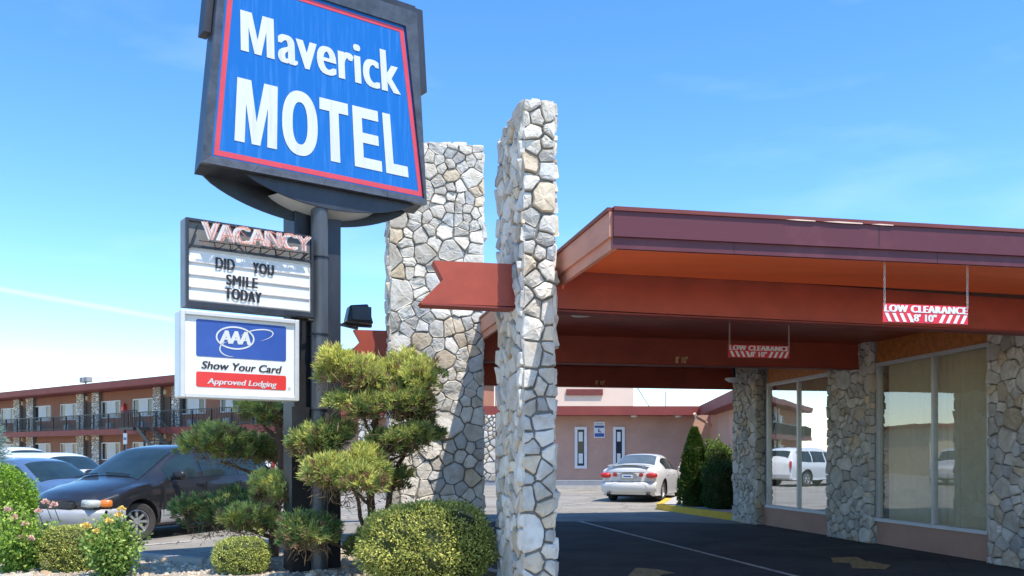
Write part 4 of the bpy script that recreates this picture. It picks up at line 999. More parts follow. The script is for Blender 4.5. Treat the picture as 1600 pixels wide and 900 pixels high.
# ---- minivan
van = dict(L=4.85, W=1.86, s=.09, top=[(0, .70), (.12, .84), (.5, .94), (1.05, 1.045), (1.12, 1.07), (2.02, 1.60), (2.4, 1.655), (4.0, 1.66), (4.55, 1.61), (4.78, 1.05), (4.85, .95)],
  belt=[(0, .66), (.5, .84), (1.1, .96), (4.85, 1.03)], plan=[(0, .80), (.12, .88), (.5, .96), (1.1, 1.0), (4.3, 1.0), (4.85, .93)], wr=[(0, .66), (.9, .74), (1.2, .70), (2.0, .63), (4.85, .62)],
  wheels=(.98, 3.85), wr_rad=.325, ws=(1.14, 1.98), rw=(4.57, 4.75), side=[(1.62, 2.42), (2.5, 3.4), (3.48, 4.45)], seat_top=1.12, seats=(2.3, 3.2), paint=M['carblack'], spokes=8, spw=.13, steer=R(-20),
  trim=dict(spans=[(1.42, 3.40)], z=(.27, .50), mat=M['carsilver']), bow=.30, pillar=.045, sill=.24)
def van_x(e, X, Wd, blob, shift, topz, plan, belt):
    # silver bumper wrapping round the nose
    mb = MB(); vs = []; n = 28
    prof = [(.28, .00), (.34, -.05), (.50, -.085), (.56, -.06), (.575, .02)]
    for i in range(n+1):
        yn = -1+2*i/n; y = yn*Wd*.955
        if abs(yn) > .97: y = math.copysign(Wd*.965, yn)
        for z, o in prof: vs.append((X(0)+.30*abs(yn)**2.6+o-.02, y*(1-0.0), z))
    m = len(prof)
    for sgn in (-1, 1):
        pass
    mb.add(vs, [(i*m+k, (i+1)*m+k, (i+1)*m+k+1, i*m+k+1) for i in range(n) for k in range(m-1)])
    for sgn in (-1, 1):
        vs = []
        for x in (.28, .45, .62):
            for z, o in prof: vs.append((X(x), sgn*(plan(np.array([x]))[0]*.99-o*.35+.004), z))
        mb.add(vs, [(i*m+k, (i+1)*m+k, (i+1)*m+k+1, i*m+k+1) for i in range(2) for k in range(m-1)])
    mb.build('bumper', M['carsilver'], e, smooth=True, world=False)
    mb = MB(); mb.box(X(-.02), X(.12), -.42, .42, .585, .69); g = bevel(mb.build('grille', M['rimdark'], e, world=False), .02)
    for sgn in (-1, 1):
        blob('headlight', M['lampclear'], (X(.19), sgn*.585, .668), (.12, .26, .066), rot=sgn*.36, p=4)
        blob('turn_signal', M['amber'], (X(.325), sgn*.80, .664), (.10, .075, .062), rot=sgn*.75, p=4)
        b = blob('mirror', M['black'], (X(1.72), sgn*1.03, 1.09), (.07, .13, .085)); mb = MB(); mb.box(X(1.68), X(1.76), min(sgn*.86, sgn*.96), max(sgn*.86, sgn*.96), 1.02, 1.07); mb.build('mirror_arm', M['black'], b, world=False)
        y = sgn*(Wd+.002)
        mb = MB(); mb.box(X(2.30), X(2.46), y-.01, y+.012, .90, .94); bevel(mb.build('door_handle', M['black'], e, world=False), .008)
        mb = MB()
        for x in (1.45, 2.50, 3.45): mb.box(X(x), X(x)+.008, y-.05, y+.0015, .52, .95)
        mb.build('door_seam', M['rimdark'], e, world=False)
    mb = MB()
    for y0 in (-.45, .28):
        pts = []
        for k in range(8):
            y = y0+.55*k/7; x = 1.17+.02*k/7; pts.append((X(x)-.01, y, topz(x, y)+.03))
        mb.tube(pts, .011, 5)
    mb.build('wiper', M['black'], e, world=False)
van['top'] = [(x, z*.965) for x, z in van['top']]
d0 = G(221, 845.5); hd = math.atan2(-math.cos(R(22)), -math.sin(R(22)))
# front-left wheel (viewer's right side of car) is at local x=.98, y = +/-Wd ; nose direction = hd
nd = Vector((math.cos(hd), math.sin(hd))); lv = Vector((-nd.y, nd.x))
ctr = Vector((d0[0], d0[1])) - nd*(4.85/2-.98) - lv*(.90)
make_car('parked_minivan', 'black minivan with silver bumper and steel wheels parked nearest behind the rose bushes', 'minivan', (ctr.x, ctr.y, 0), hd, van, local_extra=van_x)
# ---- sedan
sed = dict(L=4.8, W=1.80, top=[(0, .58), (.08, .68), (.6, .80), (1.35, .91), (1.42, .94), (2.15, 1.35), (2.5, 1.41), (3.2, 1.40), (3.98, 1.10), (4.08, 1.075), (4.6, 1.07), (4.74, 1.03), (4.8, .95)],
  belt=[(0, .56), (.7, .76), (1.4, .87), (3.9, .96), (4.8, .95)], plan=[(0, .80), (.15, .9), (.6, .97), (1.4, 1.0), (3.8, 1.0), (4.5, .95), (4.8, .90)], wr=[(0, .62), (1.2, .70), (1.5, .66), (2.2, .56), (3.3, .56), (4.0, .66), (4.8, .70)],
  wheels=(.90, 3.75), wr_rad=.32, ws=(1.44, 2.12), rw=(3.26, 3.95), side=[(1.72, 2.62), (2.68, 3.50)], seat_top=1.02, seats=(2.2, 3.05), paint=M['carwhite'], spokes=5, spw=.20, bow=.25, pillar=.04, sill=.20, rwmat='rearglass')
def sed_x(e, X, Wd, blob, shift, topz, plan, belt):
    L = 4.8
    for sgn in (-1, 1):
        blob('tail_light', M['lampred'], (X(4.715), sgn*.70, .80), (.13, .17, .082), rot=-sgn*.30)
        blob('tail_light', M['lampred'], (X(4.80), sgn*.40, .82), (.045, .065, .055))
        blob('exhaust_tip', M['black'], (X(4.76), sgn*.60, .26), (.09, .055, .04))
        b = blob('mirror', M['carwhite'] if e['category'] != 'blue car' else M['carblue'], (X(1.85), sgn*.98, .98), (.06, .10, .06))
        y = sgn*(Wd+.0)
        mb = MB()
        for x in (2.45, 3.3): mb.box(X(x), X(x)+.16, y-.02, y+.012, .80, .83)
        bevel(mb.build('door_handle', M['carwhite'], e, world=False), .005)
    mb = MB(); vs = []; n = 26; prof = [(.30, -.03), (.36, .035), (.52, .055), (.58, .03), (.60, -.02)]; m = len(prof)
    for i in range(n+1):
        yn = -1+2*i/n; y = yn*Wd*.93
        for z, o in prof: vs.append((X(4.83)-.15*abs(yn)**2.4+o, y, z))
    mb.add(vs, [(i*m+k, (i+1)*m+k, (i+1)*m+k+1, i*m+k+1) for i in range(n) for k in range(m-1)])
    mb.build('bumper', M['carwhite'] if e['category'] != 'blue car' else M['carblue'], e, smooth=True, world=False)
    mb = MB(); mb.box(X(4.78), X(4.852), -.22, .22, .70, .84); pl = mb.build('number_plate_holder', M['greypaint'], e, world=False)
    mb = MB(); mb.box(X(4.853), X(4.857), -.16, .16, .72, .82); mb.build('number_plate', M['boardwhite'], pl, world=False)
    mb = MB(); mb.box(X(4.855), X(4.8585), -.12, .12, .75, .79); mb.build('plate_marks', M['navy'], pl, world=False)
    # spoiler
    mb = MB(); vs = []
    for i in range(13):
        yn = -1+2*i/12; y = yn*.62; x = 4.62-.03*yn*yn; z = 1.09+.03*(1-abs(yn)**6)
        vs += [(X(x), y, z), (X(x+.17), y, z+.015), (X(x+.17), y, z-.012), (X(x), y, z-.03)]
    mb.add(vs, [(i*4+k, (i+1)*4+k, (i+1)*4+(k+1) % 4, i*4+(k+1) % 4) for i in range(12) for k in range(4)]+[(0, 1, 2, 3), (48, 49, 50, 51)])
    mb.box(X(4.68), X(4.76), -.5, -.44, 1.04, 1.10); mb.box(X(4.68), X(4.76), .44, .5, 1.04, 1.10)
    mb.build('spoiler', M['carwhite'] if e['category'] != 'blue car' else M['carblue'], e, world=False)
    mb = MB(); mb.box(X(4.852), X(4.858), -.72, .72, .615, .622); mb.box(X(4.80), X(4.845), -.5, .5, .885, .90); mb.build('boot_seam', M['rimdark'], e, world=False)
hdL = R(90-22)
rc = G(983, 786); nd = Vector((math.cos(hdL), math.sin(hdL))); ctr = Vector((rc[0], rc[1]+.3))+nd*2.4
make_car('parked_sedan', 'white sedan with rear spoiler parked beside the shrubs beyond the canopy', 'car', (ctr.x, ctr.y, 0), hdL, sed, local_extra=sed_x)
# blue sedan behind the van
import copy as _c
b2_ = _c.deepcopy({k: v for k, v in sed.items() if k != 'paint'}); b2_.update(paint=M['carblue'], rwmat='blueglass')
b2_['top'] = [(x, z*.95) for x, z in b2_['top']]; b2_['belt'] = [(x, z*.95) for x, z in b2_['belt']]
p = DY(62, 720, 19.3); make_car('parked_sedan', 'pale blue sedan parked just behind the black minivan', 'blue car', (p[0], p[1], 0), R(-28), b2_, local_extra=sed_x)
# white wagon
wag = dict(L=4.9, W=1.9, s=.09, top=[(0, .72), (.1, .86), (.9, 1.02), (1.25, 1.08), (2.0, 1.56), (2.4, 1.64), (4.3, 1.64), (4.7, 1.50), (4.82, 1.05), (4.9, .95)],
  belt=[(0, .7), (.9, .95), (4.9, 1.02)], plan=[(0, .82), (.15, .92), (.6, .98), (1.4, 1.0), (4.3, 1.0), (4.9, .93)], wr=[(0, .66), (1.2, .74), (2.0, .66), (4.9, .66)],
  wheels=(.95, 3.85), wr_rad=.345, ws=(1.28, 1.96), rw=(4.60, 4.76), side=[(1.75, 2.5), (2.58, 3.4), (3.48, 4.4)], seat_top=1.12, paint=M['carwhite'], spokes=6, spw=.16, bow=.25, sill=.28, pillar=.05)
def wag_x(e, X, Wd, blob, shift, topz, plan, belt):
    for sgn in (-1, 1):
        blob('headlight', M['lampclear'], (X(.2), sgn*.70, .76), (.14, .18, .07), rot=sgn*.4)
        blob('tail_light', M['lampred'], (X(4.82), sgn*.82, .95), (.07, .07, .18)); blob('mirror', M['carwhite'], (X(1.75), sgn*1.03, 1.06), (.06, .10, .07))
    mb = MB(); mb.box(X(-.03), X(.08), -.8, .8, .32, .55); bevel(mb.build('bumper', M['carsilver'], e, world=False), .03)
    mb = MB(); mb.box(X(4.85), X(4.97), -.85, .85, .34, .55); bevel(mb.build('bumper', M['carsilver'], e, world=False), .03)
wag2 = dict(wag)
wag2['top'] = [(x, z*.88) for x, z in wag['top']]; wag2['belt'] = [(x, z*.9) for x, z in wag['belt']]
p = DY(92, 710, 25.5); make_car('parked_wagon', 'white wagon parked beyond the pale blue sedan', 'wagon', (p[0], p[1], 0), R(-30), wag2, local_extra=wag_x)
p = DY(30, 710, 33); make_car('parked_suv', 'white suv parked farthest left in front of the motel', 'suv', (p[0], p[1], 0), R(-30), wag, local_extra=wag_x)
p = DY(352, 766, 35.0); make_car('parked_suv', 'white suv parked behind the minivan near the motel stair', 'suv', (p[0], p[1], 0), R(170), wag, local_extra=wag_x)
# ============================================================ VEGETATION
def nrm(a): return a/np.maximum(1e-9, np.linalg.norm(a, axis=1, keepdims=True))
def leaves(name, P_, D, Ln, Wd_, C, parent, m=None, fold=0):
    N = len(P_); L = base_of(parent) if parent is not None else Vector((0, 0, 0))
    P_ = P_-np.array(L); rnd = nrm(rng.normal(size=(N, 3))); S_ = nrm(np.cross(D, rnd)); Ln = np.broadcast_to(np.asarray(Ln).reshape(-1, 1), (N, 1)); Wd_ = np.broadcast_to(np.asarray(Wd_).reshape(-1, 1), (N, 1))
    v = np.empty((N, 4, 3)); v[:, 0] = P_-S_*Wd_*.25; v[:, 1] = P_+D*Ln*.5-S_*Wd_*.5; v[:, 2] = P_+D*Ln; v[:, 3] = P_+D*Ln*.5+S_*Wd_*.5
    me = bpy.data.meshes.new(name); me.vertices.add(4*N); me.vertices.foreach_set('co', v.ravel().astype(np.float32))
    me.loops.add(4*N); me.loops.foreach_set('vertex_index', np.arange(4*N, dtype=np.int32)); me.polygons.add(N)
    me.polygons.foreach_set('loop_start', np.arange(0, 4*N, 4, dtype=np.int32))
    ca = me.color_attributes.new('tint', 'FLOAT_COLOR', 'POINT'); c4 = np.ones((N, 4, 4), np.float32); c4[:, :, :3] = np.asarray(C)[:, None, :]; ca.data.foreach_set('color', c4.ravel())
    me.update(calc_edges=True); me.materials.append(m or M['leaf'])
    o = bpy.data.objects.new(name, me); col.objects.link(o)
    if parent is not None: o.parent = parent
    return o
def mixc(a, b, t): a = np.array(a); b = np.array(b); t = np.asarray(t).reshape(-1, 1); return a*(1-t)+b*t
LIGHT = (.82, .80, .22); DARKG = (.10, .20, .075); BROWN = (.40, .27, .15)
def pad(parent, c, r, n, light=.5, seed=0, dark=DARKG, name='foliage_pad', yaw=0):
    """flattened juniper pad made of tufts of short sprays"""
    g = np.random.default_rng(seed); c = np.array(c); r = np.array(r)
    # sub-lobes
    k = 9; a = g.uniform(0, 6.28, k); q = np.sqrt(g.uniform(.15, 1, k))*.72; lob = np.stack([np.cos(a)*q*r[0], np.sin(a)*q*r[1], g.uniform(-.35, .45, k)*r[2]], 1); lob[0] = (0, 0, .15*r[2])
    lr = g.uniform(.38, .58, k)
    pick = g.integers(0, k, n); u = nrm(g.normal(size=(n, 3))); u[:, 2] = np.where(u[:, 2] < -.25, -u[:, 2]*.7, u[:, 2]); u = nrm(u)
    T = c+lob[pick]+u*(lr[pick][:, None]*r)*g.uniform(.5, 1.2, (n, 1))
    up = (T[:, 2]-c[2])/r[2]
    per = 22
    Pn = np.repeat(T, per, 0)+g.normal(size=(n*per, 3))*.014
    out = nrm(np.repeat(u, per, 0)*np.array([1, 1, .8])+np.array([0, 0, .45])+g.normal(size=(n*per, 3))*.55)
    ln = g.uniform(.04, .10, n*per); wd = g.uniform(.009, .016, n*per)
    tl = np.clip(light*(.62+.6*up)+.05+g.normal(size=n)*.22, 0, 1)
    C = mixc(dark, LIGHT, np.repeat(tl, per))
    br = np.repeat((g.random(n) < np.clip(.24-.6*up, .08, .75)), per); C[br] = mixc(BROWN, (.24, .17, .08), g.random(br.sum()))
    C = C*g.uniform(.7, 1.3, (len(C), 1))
    # leading tips
    nt = int(n*.6); Pt = c+lob[g.integers(0, k, nt)]+g.normal(size=(nt, 3))*r*.22-np.array([0, 0, .15*r[2]]); dt = nrm(g.normal(size=(nt, 3))+np.array([0, 0, .2]))
    return leaves(name, np.vstack([Pn, Pt]), np.vstack([out, dt]), np.concatenate([ln, g.uniform(.08, .2, nt)]), np.concatenate([wd, g.uniform(.008, .016, nt)]), np.vstack([C, mixc(BROWN, (.10, .07, .04), g.random(nt))]), parent)
def pxpad(parent, x0, x1, y0, y1, d, n, light, seed, ry=1.0):
    c = DY((x0+x1)/2, (y0+y1)/2, d); rx = (x1-x0)/2/F*d*1.04; rz = (y1-y0)/2/F*d*1.16; n = int(n*1.1)
    return pad(parent, c, (rx*1.0, rx*ry*.85, rz*.98), n, light, seed)
def limb(mb, pts, r0, r1, wob=.02, n=7):
    P_ = [Vector(p) for p in pts]; out = []
    for i in range(len(P_)-1):
        for k in range(4): out.append(P_[i].lerp(P_[i+1], k/4)+Vector((random.uniform(-wob, wob), random.uniform(-wob, wob), 0)))
    out.append(P_[-1]); m = len(out); mb.tube(out, [r0+(r1-r0)*i/(m-1) for i in range(m)], n)
# tree A : behind the post, left
dA = 12.6
tA = empty('juniper_tree', DY(432, 873, dA)[:2]+(0,), 0, 'darker pruned juniper with tiered foliage pads left of the sign post', 'tree', 'pruned juniper trees by the sign')
mb = MB()
limb(mb, [DY(428, 874, dA)[:2]+(-.02,), DY(428, 800, dA), DY(440, 740, dA+.1), DY(437, 690, dA), DY(436, 640, dA)], .075, .045, .012, 10)
for x, y, d in ((345, 715, dA), (415, 722, dA+.4), (340, 805, dA-.2), (400, 648, dA+.1), (445, 765, dA-.6)):
    limb(mb, [DY(434, y+38, dA), DY((434+x)/2, y+22, (dA+d)/2), DY(x, y+6, d)], .035, .014, .015)
mb.build('trunk', M['bark'], tA)
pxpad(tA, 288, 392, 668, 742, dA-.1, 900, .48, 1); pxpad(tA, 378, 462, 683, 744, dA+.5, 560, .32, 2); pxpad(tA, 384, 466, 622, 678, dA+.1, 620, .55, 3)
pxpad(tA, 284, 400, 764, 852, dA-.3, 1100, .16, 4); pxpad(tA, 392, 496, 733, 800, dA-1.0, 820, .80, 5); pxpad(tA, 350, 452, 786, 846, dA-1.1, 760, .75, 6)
# tree B : in front of the post, right
dB = 10.6
tB = empty('juniper_tree', DY(590, 880, dB+.4)[:2]+(0,), 0, 'brighter pruned juniper with a big round top pad right of the sign post', 'tree', 'pruned juniper trees by the sign')
mb = MB()
limb(mb, [DY(592, 884, dB+.4)[:2]+(-.02,), DY(585, 830, dB+.4), DY(578, 760, dB+.4), DY(584, 690, dB+.3), DY(588, 620, dB+.3)], .06, .035, .012, 10)
limb(mb, [DY(604, 884, dB+.5)[:2]+(-.02,), DY(606, 800, dB+.5), DY(612, 740, dB+.5), DY(640, 700, dB+.4)], .05, .018, .012, 9)
limb(mb, [DY(580, 884, dB+.3)[:2]+(-.02,), DY(566, 820, dB+.3), DY(556, 770, dB+.2), DY(540, 740, dB)], .035, .014, .012, 8)
for x, y in ((512, 700), (640, 700), (535, 750), (490, 835), (600, 620), (560, 640)):
    limb(mb, [DY(582, y+45, dB+.35), DY((582+x)/2, y+20, dB+.2), DY(x, y+4, dB)], .025, .010, .012)
mb.build('trunk', M['bark'], tB)
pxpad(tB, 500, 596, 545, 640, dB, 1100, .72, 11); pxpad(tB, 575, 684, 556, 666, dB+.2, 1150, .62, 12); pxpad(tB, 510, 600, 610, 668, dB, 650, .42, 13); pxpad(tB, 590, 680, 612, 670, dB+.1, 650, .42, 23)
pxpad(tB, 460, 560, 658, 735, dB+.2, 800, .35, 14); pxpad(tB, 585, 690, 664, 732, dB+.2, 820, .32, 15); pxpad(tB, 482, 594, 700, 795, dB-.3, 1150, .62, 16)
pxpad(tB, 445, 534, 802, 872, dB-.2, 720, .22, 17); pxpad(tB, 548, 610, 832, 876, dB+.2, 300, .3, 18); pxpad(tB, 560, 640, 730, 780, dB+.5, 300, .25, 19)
# clipped bushes
def bush(name, label, c, r, n, ca, cb, leaf=(.022, .035), box=2.0, seed=0, core=.86, cat='bush', group=None, rough=.05, stray=.06):
    g = np.random.default_rng(seed); c = np.array(c, float); r = np.array(r, float)
    e = empty(name, (c[0], c[1], 0), 0, label, cat, group)
    u = nrm(g.normal(size=(n, 3))); s = (np.abs(u)**box).sum(1)**(-1/box); u2 = u*s[:, None]
    ph = g.uniform(0, 6.28, 6)
    bumpv = 1+rough*(np.sin(u[:, 0]*5+ph[0])+np.sin(u[:, 1]*6+ph[1])+np.sin(u[:, 2]*7+ph[2])+.6*np.sin(u[:, 0]*13+u[:, 2]*11+ph[3]))
    rad = bumpv*(g.uniform(.84, 1.0, n)+(g.random(n) < stray)*g.uniform(0, .10, n))
    gapn = np.sin(u[:, 0]*9+ph[1])*np.sin(u[:, 1]*8+ph[2])+np.sin(u[:, 2]*10+u[:, 0]*6+ph[4])*.8+g.normal(size=n)*.35
    kp = gapn > -.95; u, u2, rad = u[kp], u2[kp], rad[kp]; n = int(kp.sum())
    P_ = c+u2*r*rad[:, None]; P_[:, 2] = np.maximum(P_[:, 2], .04)
    D = nrm(u+np.array([0, 0, .35])+g.normal(size=(n, 3))*.8)
    t = np.clip(.45+.36*g.normal(size=n), 0, 1)
    leaves('foliage', P_, D, g.uniform(leaf[0], leaf[1], n), g.uniform(leaf[0]*.5, leaf[1]*.6, n), mixc(ca, cb, t), e)
    mb = MB(); nu, nv = 24, 14; vs = []
    for i in range(nv+1):
        for j in range(nu):
            a = math.pi*i/nv; b = 2*math.pi*j/nu; w = np.array([math.sin(a)*math.cos(b), math.sin(a)*math.sin(b), math.cos(a)]); w = w*((np.abs(w)**box).sum())**(-1/box)
            p = c+w*r*core*random.uniform(.9, 1.0); vs.append((p[0], p[1], max(.02, p[2])))
    mb.add(vs, [(i*nu+j, i*nu+(j+1) % nu, (i+1)*nu+(j+1) % nu, (i+1)*nu+j) for i in range(nv) for j in range(nu)]); mb.build('branches', M['core'], e)
    return e
def pxbush(name, label, x0, x1, ytop, d, n, ca, cb, ry=.9, **k):
    cx = ((x0+x1)/2-CX)/F*d; rx = (x1-x0)/2/F*d; h = H+(HY-ytop)*d/F
    return bush(name, label, (cx, d, h*.5), (rx, rx*ry, h*.5), n, ca, cb, **k)
YG = (.88, .84, .24); YG2 = (.16, .22, .04)
pxbush('clipped_shrub', 'large round clipped yellow green shrub at the foot of the nearest stone pillar', 567, 776, 786, 9.9, 26000, YG2, YG, box=2.7, leaf=(.024, .042), seed=1, rough=.04, group=None)
pxbush('clipped_shrub', 'small rounded yellow green shrub in front of the darker juniper', 336, 421, 840, 10.9, 9000, (.18, .26, .05), (.88, .86, .26), box=3.0, leaf=(.018, .03), seed=2, rough=.02)
pxbush('clipped_shrub', 'low boxy yellow green shrub between the two rose bushes', 72, 150, 822, 11.1, 9000, (.18, .25, .05), (.86, .82, .24), box=3.4, leaf=(.018, .032), seed=3, rough=.03)
pxbush('hedge_bush', 'tall bright green bush filling the left edge behind the roses', -70, 50, 728, 12.0, 16000, (.14, .30, .03), (.40, .58, .07), box=2.8, leaf=(.03, .05), seed=4, rough=.035)
pxbush('round_shrub', 'light green round bush beside the yellow kerb island', 1092, 1150, 690, 22.3, 6000, (.09, .17, .03), (.34, .42, .10), box=2.0, leaf=(.05, .09), seed=5, rough=.09, stray=.15)
pxbush('dark_shrub', 'dark green low shrub next to the rear stone column', 1100, 1160, 722, 21.6, 6500, (.04, .09, .03), (.08, .15, .04), box=2.6, leaf=(.05, .08), seed=6, rough=.05)
# conifer (cone over rounded base)
cy = empty('columnar_conifer', DY(1085, 780, 22.6)[:2]+(0,), 0, 'narrow pointed dark conifer at the end of the yellow kerb', 'tree')
g = rng; n = 11000; c0_ = DY(1085, 780, 22.6); z1 = H+(HY-670)*22.6/F
t = g.random(n)**.8; a = g.uniform(0, 6.28, n); rr = np.where(t > .42, .30*(1-((t-.42)/.58)**1.6)+.03, .30+.10*np.clip((.40-t)/.1, 0, 1))*g.uniform(.8, 1.03, n)
zb = .14; P_ = np.stack([c0_[0]+rr*np.cos(a), c0_[1]+rr*np.sin(a), zb+(z1-zb)*t], 1); D = nrm(np.stack([np.cos(a)*.6, np.sin(a)*.6, np.full(n, .8)], 1)+g.normal(size=(n, 3))*.3)
leaves('foliage', P_, D, g.uniform(.05, .10, n), g.uniform(.02, .035, n), mixc((.035, .085, .015), (.13, .22, .03), np.clip(g.normal(size=n)*.25+.3, 0, 1)), cy)
mb = MB(); lathe(mb, c0_, [(.3, .1), (.33, .8), (.25, 1.3), (.24, 1.6), (.12, z1-.3), (0, z1-.1)], 14); mb.build('branches', M['core'], cy)
# roses
def rose(label, x0, x1, ytop, d, n, seed, petal, flowers, ca=(.10, .22, .04), cb=(.62, .74, .20)):
    g = np.random.default_rng(seed); cx = ((x0+x1)/2-CX)/F*d; rx = (x1-x0)/2/F*d; h = H+(HY-ytop)*d/F
    e = empty('rose_bush', (cx, d, 0), 0, label, 'rose bush', 'rose bushes at the left edge of the bed')
    mb = MB(); tips = []
    for k in range(26):
        a = g.uniform(0, 6.28); rr = rx*math.sqrt(g.uniform(.02, .9)); hh = h*g.uniform(.5, .98)*(1-.30*(rr/rx)**2); b = (cx+rr*.2*math.cos(a), d+rr*.2*math.sin(a), 0); tip = (cx+rr*math.cos(a), d+rr*.8*math.sin(a), hh)
        mid = tuple((b[i]*.45+tip[i]*.55)+(g.normal()*.03) for i in range(3)); mb.tube([b, mid, tip], [.012, .008, .004], 5); tips.append((b, mid, tip))
    mb.build('cane', M['wood'], e)
    k = g.integers(0, len(tips), n); t = g.uniform(.05, 1.04, n)**.75; B_ = np.array(tips)
    P_ = np.where(t[:, None] < .5, B_[k, 0]+(B_[k, 1]-B_[k, 0])*(2*t[:, None]), B_[k, 1]+(B_[k, 2]-B_[k, 1])*(2*t[:, None]-1))+g.normal(size=(n, 3))*np.array([.06, .06, .045])
    P_[:, 2] = np.maximum(P_[:, 2], .05)
    D = nrm(P_-np.array([cx, d, h*.45])+g.normal(size=(n, 3))*.45+np.array([0, 0, .1])); 
    leaves('foliage', P_, D, g.uniform(.035, .065, n), g.uniform(.025, .042, n), mixc(ca, cb, np.clip(g.normal(size=n)*.3+.15+.4*P_[:, 2]/h, 0, 1)), e)
    for (fx, fy) in flowers:
        dd = d-rx*.55; c = np.array(DY(fx, fy, dd)); m_ = 46; u = nrm(g.normal(size=(m_, 3))); u[:, 2] = np.abs(u[:, 2])
        leaves('flower', c+u*.018, nrm(u+g.normal(size=(m_, 3))*.3), g.uniform(.025, .045, m_), g.uniform(.03, .045, m_), np.ones((m_, 3))*g.uniform(.75, 1.15, (m_, 1)), e, m=petal)
        mb = MB(); mb.tube([tuple(c-np.array([0, 0, .01])), tuple(c+np.array([.01, .12, -.2]))], [.004, .006], 5); mb.build('cane', M['wood'], e)
rose('leggy rose bush with pale yellow blooms in front of the minivan wheel', 132, 218, 800, 10.6, 5200, 41, M['petalyellow'], [(190, 797), (137, 824), (146, 846), (133, 822), (170, 815), (150, 832), (186, 806)])
rose('broad rose bush with pale pink blooms below the bright green bush', -20, 84, 786, 11.0, 5200, 42, M['petalpink'], [(22, 810), (40, 820), (33, 841), (71, 786), (48, 843), (84, 790), (12, 798), (60, 800)], cb=(.60, .76, .14))
# blue spruce sliver at the far left
sx = DY(-22, 700, 15)
bs = empty('blue_spruce', (sx[0], sx[1], 0), 0, 'pale blue green conifer branches poking in at the far left edge', 'tree')
n = 7000; g = rng; t = g.random(n)**.7; a = g.uniform(0, 6.28, n); z1 = 2.35; rr = .62*(1-t)**.6*(.7+.3*np.sin(t*34)**2)*g.uniform(.5, 1.05, n)
P_ = np.stack([sx[0]+rr*np.cos(a), sx[1]+rr*np.sin(a), .2+(z1-.2)*t], 1); D = nrm(np.stack([np.cos(a), np.sin(a), np.full(n, .25)], 1)+g.normal(size=(n, 3))*.4)
leaves('foliage', P_, D, g.uniform(.05, .11, n), g.uniform(.008, .014, n), mixc((.14, .24, .20), (.36, .48, .42), g.random(n)), bs)
mb = MB(); mb.tube([(sx[0], sx[1], 0), (sx[0], sx[1], 2.1)], [.07, .02], 8); mb.build('trunk', M['bark'], bs)
# distant trees behind the camera-left lot edge (only low, seen in reflections and gaps)
# ============================================================ LIGHT, SKY, CAMERA
SUN = Vector((.31, -.33, .90)).normalized()
sl_ = bpy.data.lights.new('sun', 'SUN'); sl_.energy = 2.9; sl_.angle = R(.55); sl_.color = (1, .94, .85)
so = bpy.data.objects.new('sun', sl_); col.objects.link(so); so.rotation_euler = (-SUN).to_track_quat('-Z', 'Y').to_euler(); so.location = (0, 0, 30)
wd_ = bpy.data.worlds.new('World'); sc.world = wd_; wd_.use_nodes = True; nt = wd_.node_tree; N = nt.nodes; Lk = nt.links
sky = N.new('ShaderNodeTexSky'); sky.sky_type = 'NISHITA'; sky.sun_disc = False; sky.sun_elevation = math.asin(SUN.z); sky.sun_rotation = math.atan2(SUN.x, SUN.y)
sky.air_density = 1.0; sky.dust_density = .1; sky.ozone_density = 3.0; sky.altitude = 300
bg = N['Background']; bg.inputs['Strength'].default_value = .14
# thin contrail and faint cirrus
tc = N.new('ShaderNodeTexCoord')
def dirpx(px, py): return Vector(((px-CX)/F, 1, (HY-py)/F)).normalized()
pn_ = dirpx(0, 452).cross(dirpx(300, 505)).normalized()
dt = N.new('ShaderNodeVectorMath'); dt.operation = 'DOT_PRODUCT'; dt.inputs[1].default_value = pn_; Lk.new(tc.outputs['Generated'], dt.inputs[0])
ab = N.new('ShaderNodeMath'); ab.operation = 'ABSOLUTE'; Lk.new(dt.outputs['Value'], ab.inputs[0])
mr = N.new('ShaderNodeMapRange'); mr.inputs['From Min'].default_value = 0; mr.inputs['From Max'].default_value = .0042; mr.inputs['To Min'].default_value = .13; mr.inputs['To Max'].default_value = 0; mr.interpolation_type = 'SMOOTHSTEP'; Lk.new(ab.outputs[0], mr.inputs[0])
d2 = N.new('ShaderNodeVectorMath'); d2.operation = 'DOT_PRODUCT'; d2.inputs[1].default_value = dirpx(20, 455); Lk.new(tc.outputs['Generated'], d2.inputs[0])
m2 = N.new('ShaderNodeMapRange'); m2.inputs['From Min'].default_value = .972; m2.inputs['From Max'].default_value = .995; Lk.new(d2.outputs['Value'], m2.inputs[0])
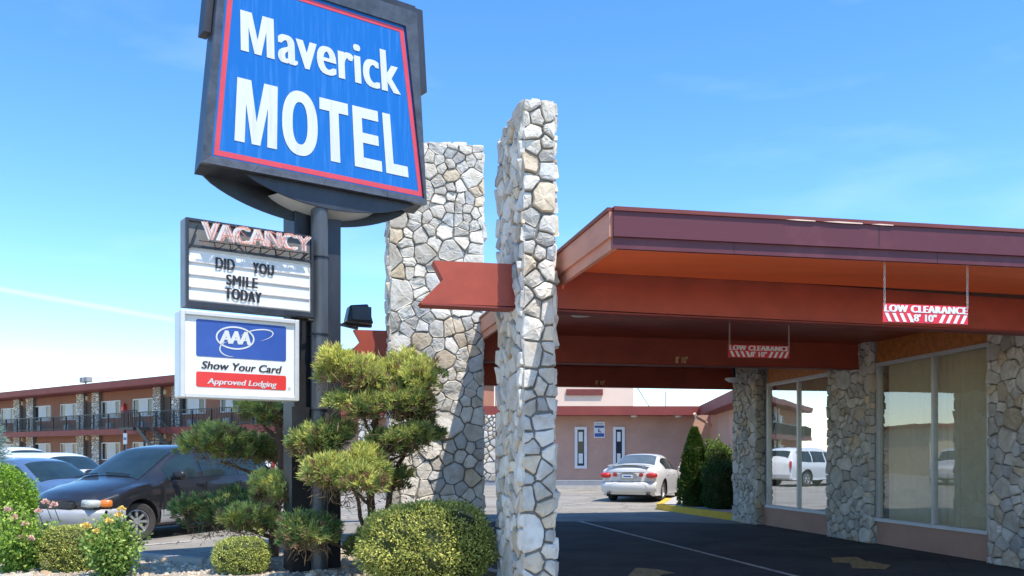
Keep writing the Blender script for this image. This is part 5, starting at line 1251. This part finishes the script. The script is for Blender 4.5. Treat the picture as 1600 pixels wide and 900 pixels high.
mu = N.new('ShaderNodeMath'); mu.operation = 'MULTIPLY'; Lk.new(mr.outputs[0], mu.inputs[0]); Lk.new(m2.outputs[0], mu.inputs[1])
mp = N.new('ShaderNodeMapping'); mp.inputs['Scale'].default_value = (2, 5, 9); mp.inputs['Rotation'].default_value = (.2, .3, .5); Lk.new(tc.outputs['Generated'], mp.inputs[0])
nz = N.new('ShaderNodeTexNoise'); nz.inputs['Scale'].default_value = 1.6; nz.inputs['Detail'].default_value = 7; Lk.new(mp.outputs[0], nz.inputs['Vector'])
cr = N.new('ShaderNodeMapRange'); cr.inputs['From Min'].default_value = .56; cr.inputs['From Max'].default_value = .82; cr.inputs['To Max'].default_value = .07; Lk.new(nz.outputs['Fac'], cr.inputs[0])
ad = N.new('ShaderNodeMath'); ad.operation = 'ADD'; ad.use_clamp = True; Lk.new(mu.outputs[0], ad.inputs[0]); Lk.new(cr.outputs[0], ad.inputs[1])
mx = N.new('ShaderNodeMix'); mx.data_type = 'RGBA'; mx.inputs[7].default_value = (7.5, 8.0, 8.6, 1); Lk.new(ad.outputs[0], mx.inputs[0])
hs = N.new('ShaderNodeHueSaturation'); hs.inputs['Saturation'].default_value = 1.26; hs.inputs['Hue'].default_value = .502; hs.inputs['Value'].default_value = 1.0
Lk.new(sky.outputs[0], hs.inputs['Color']); Lk.new(hs.outputs[0], mx.inputs[6]); Lk.new(mx.outputs[2], bg.inputs['Color'])
cam = bpy.data.cameras.new('camera'); cam.sensor_width = 36; cam.sensor_fit = 'HORIZONTAL'; cam.lens = 36*F/1600; cam.shift_y = (HY-450)/1600; cam.clip_start = .05; cam.clip_end = 3000
co = bpy.data.objects.new('camera', cam); col.objects.link(co); co.location = (0, 0, H); co.rotation_euler = (R(90), 0, 0); sc.camera = co
sc.view_settings.view_transform = 'Standard'; sc.view_settings.look = 'None'; sc.view_settings.exposure = 1.12; sc.view_settings.gamma = 1
sc.render.engine = 'CYCLES'; sc.cycles.max_bounces = 8; sc.cycles.transparent_max_bounces = 12
for o in bpy.data.objects:
    if '_w' in o: del o['_w']
    if o.get('category') == 'blue car': o['category'] = 'car'
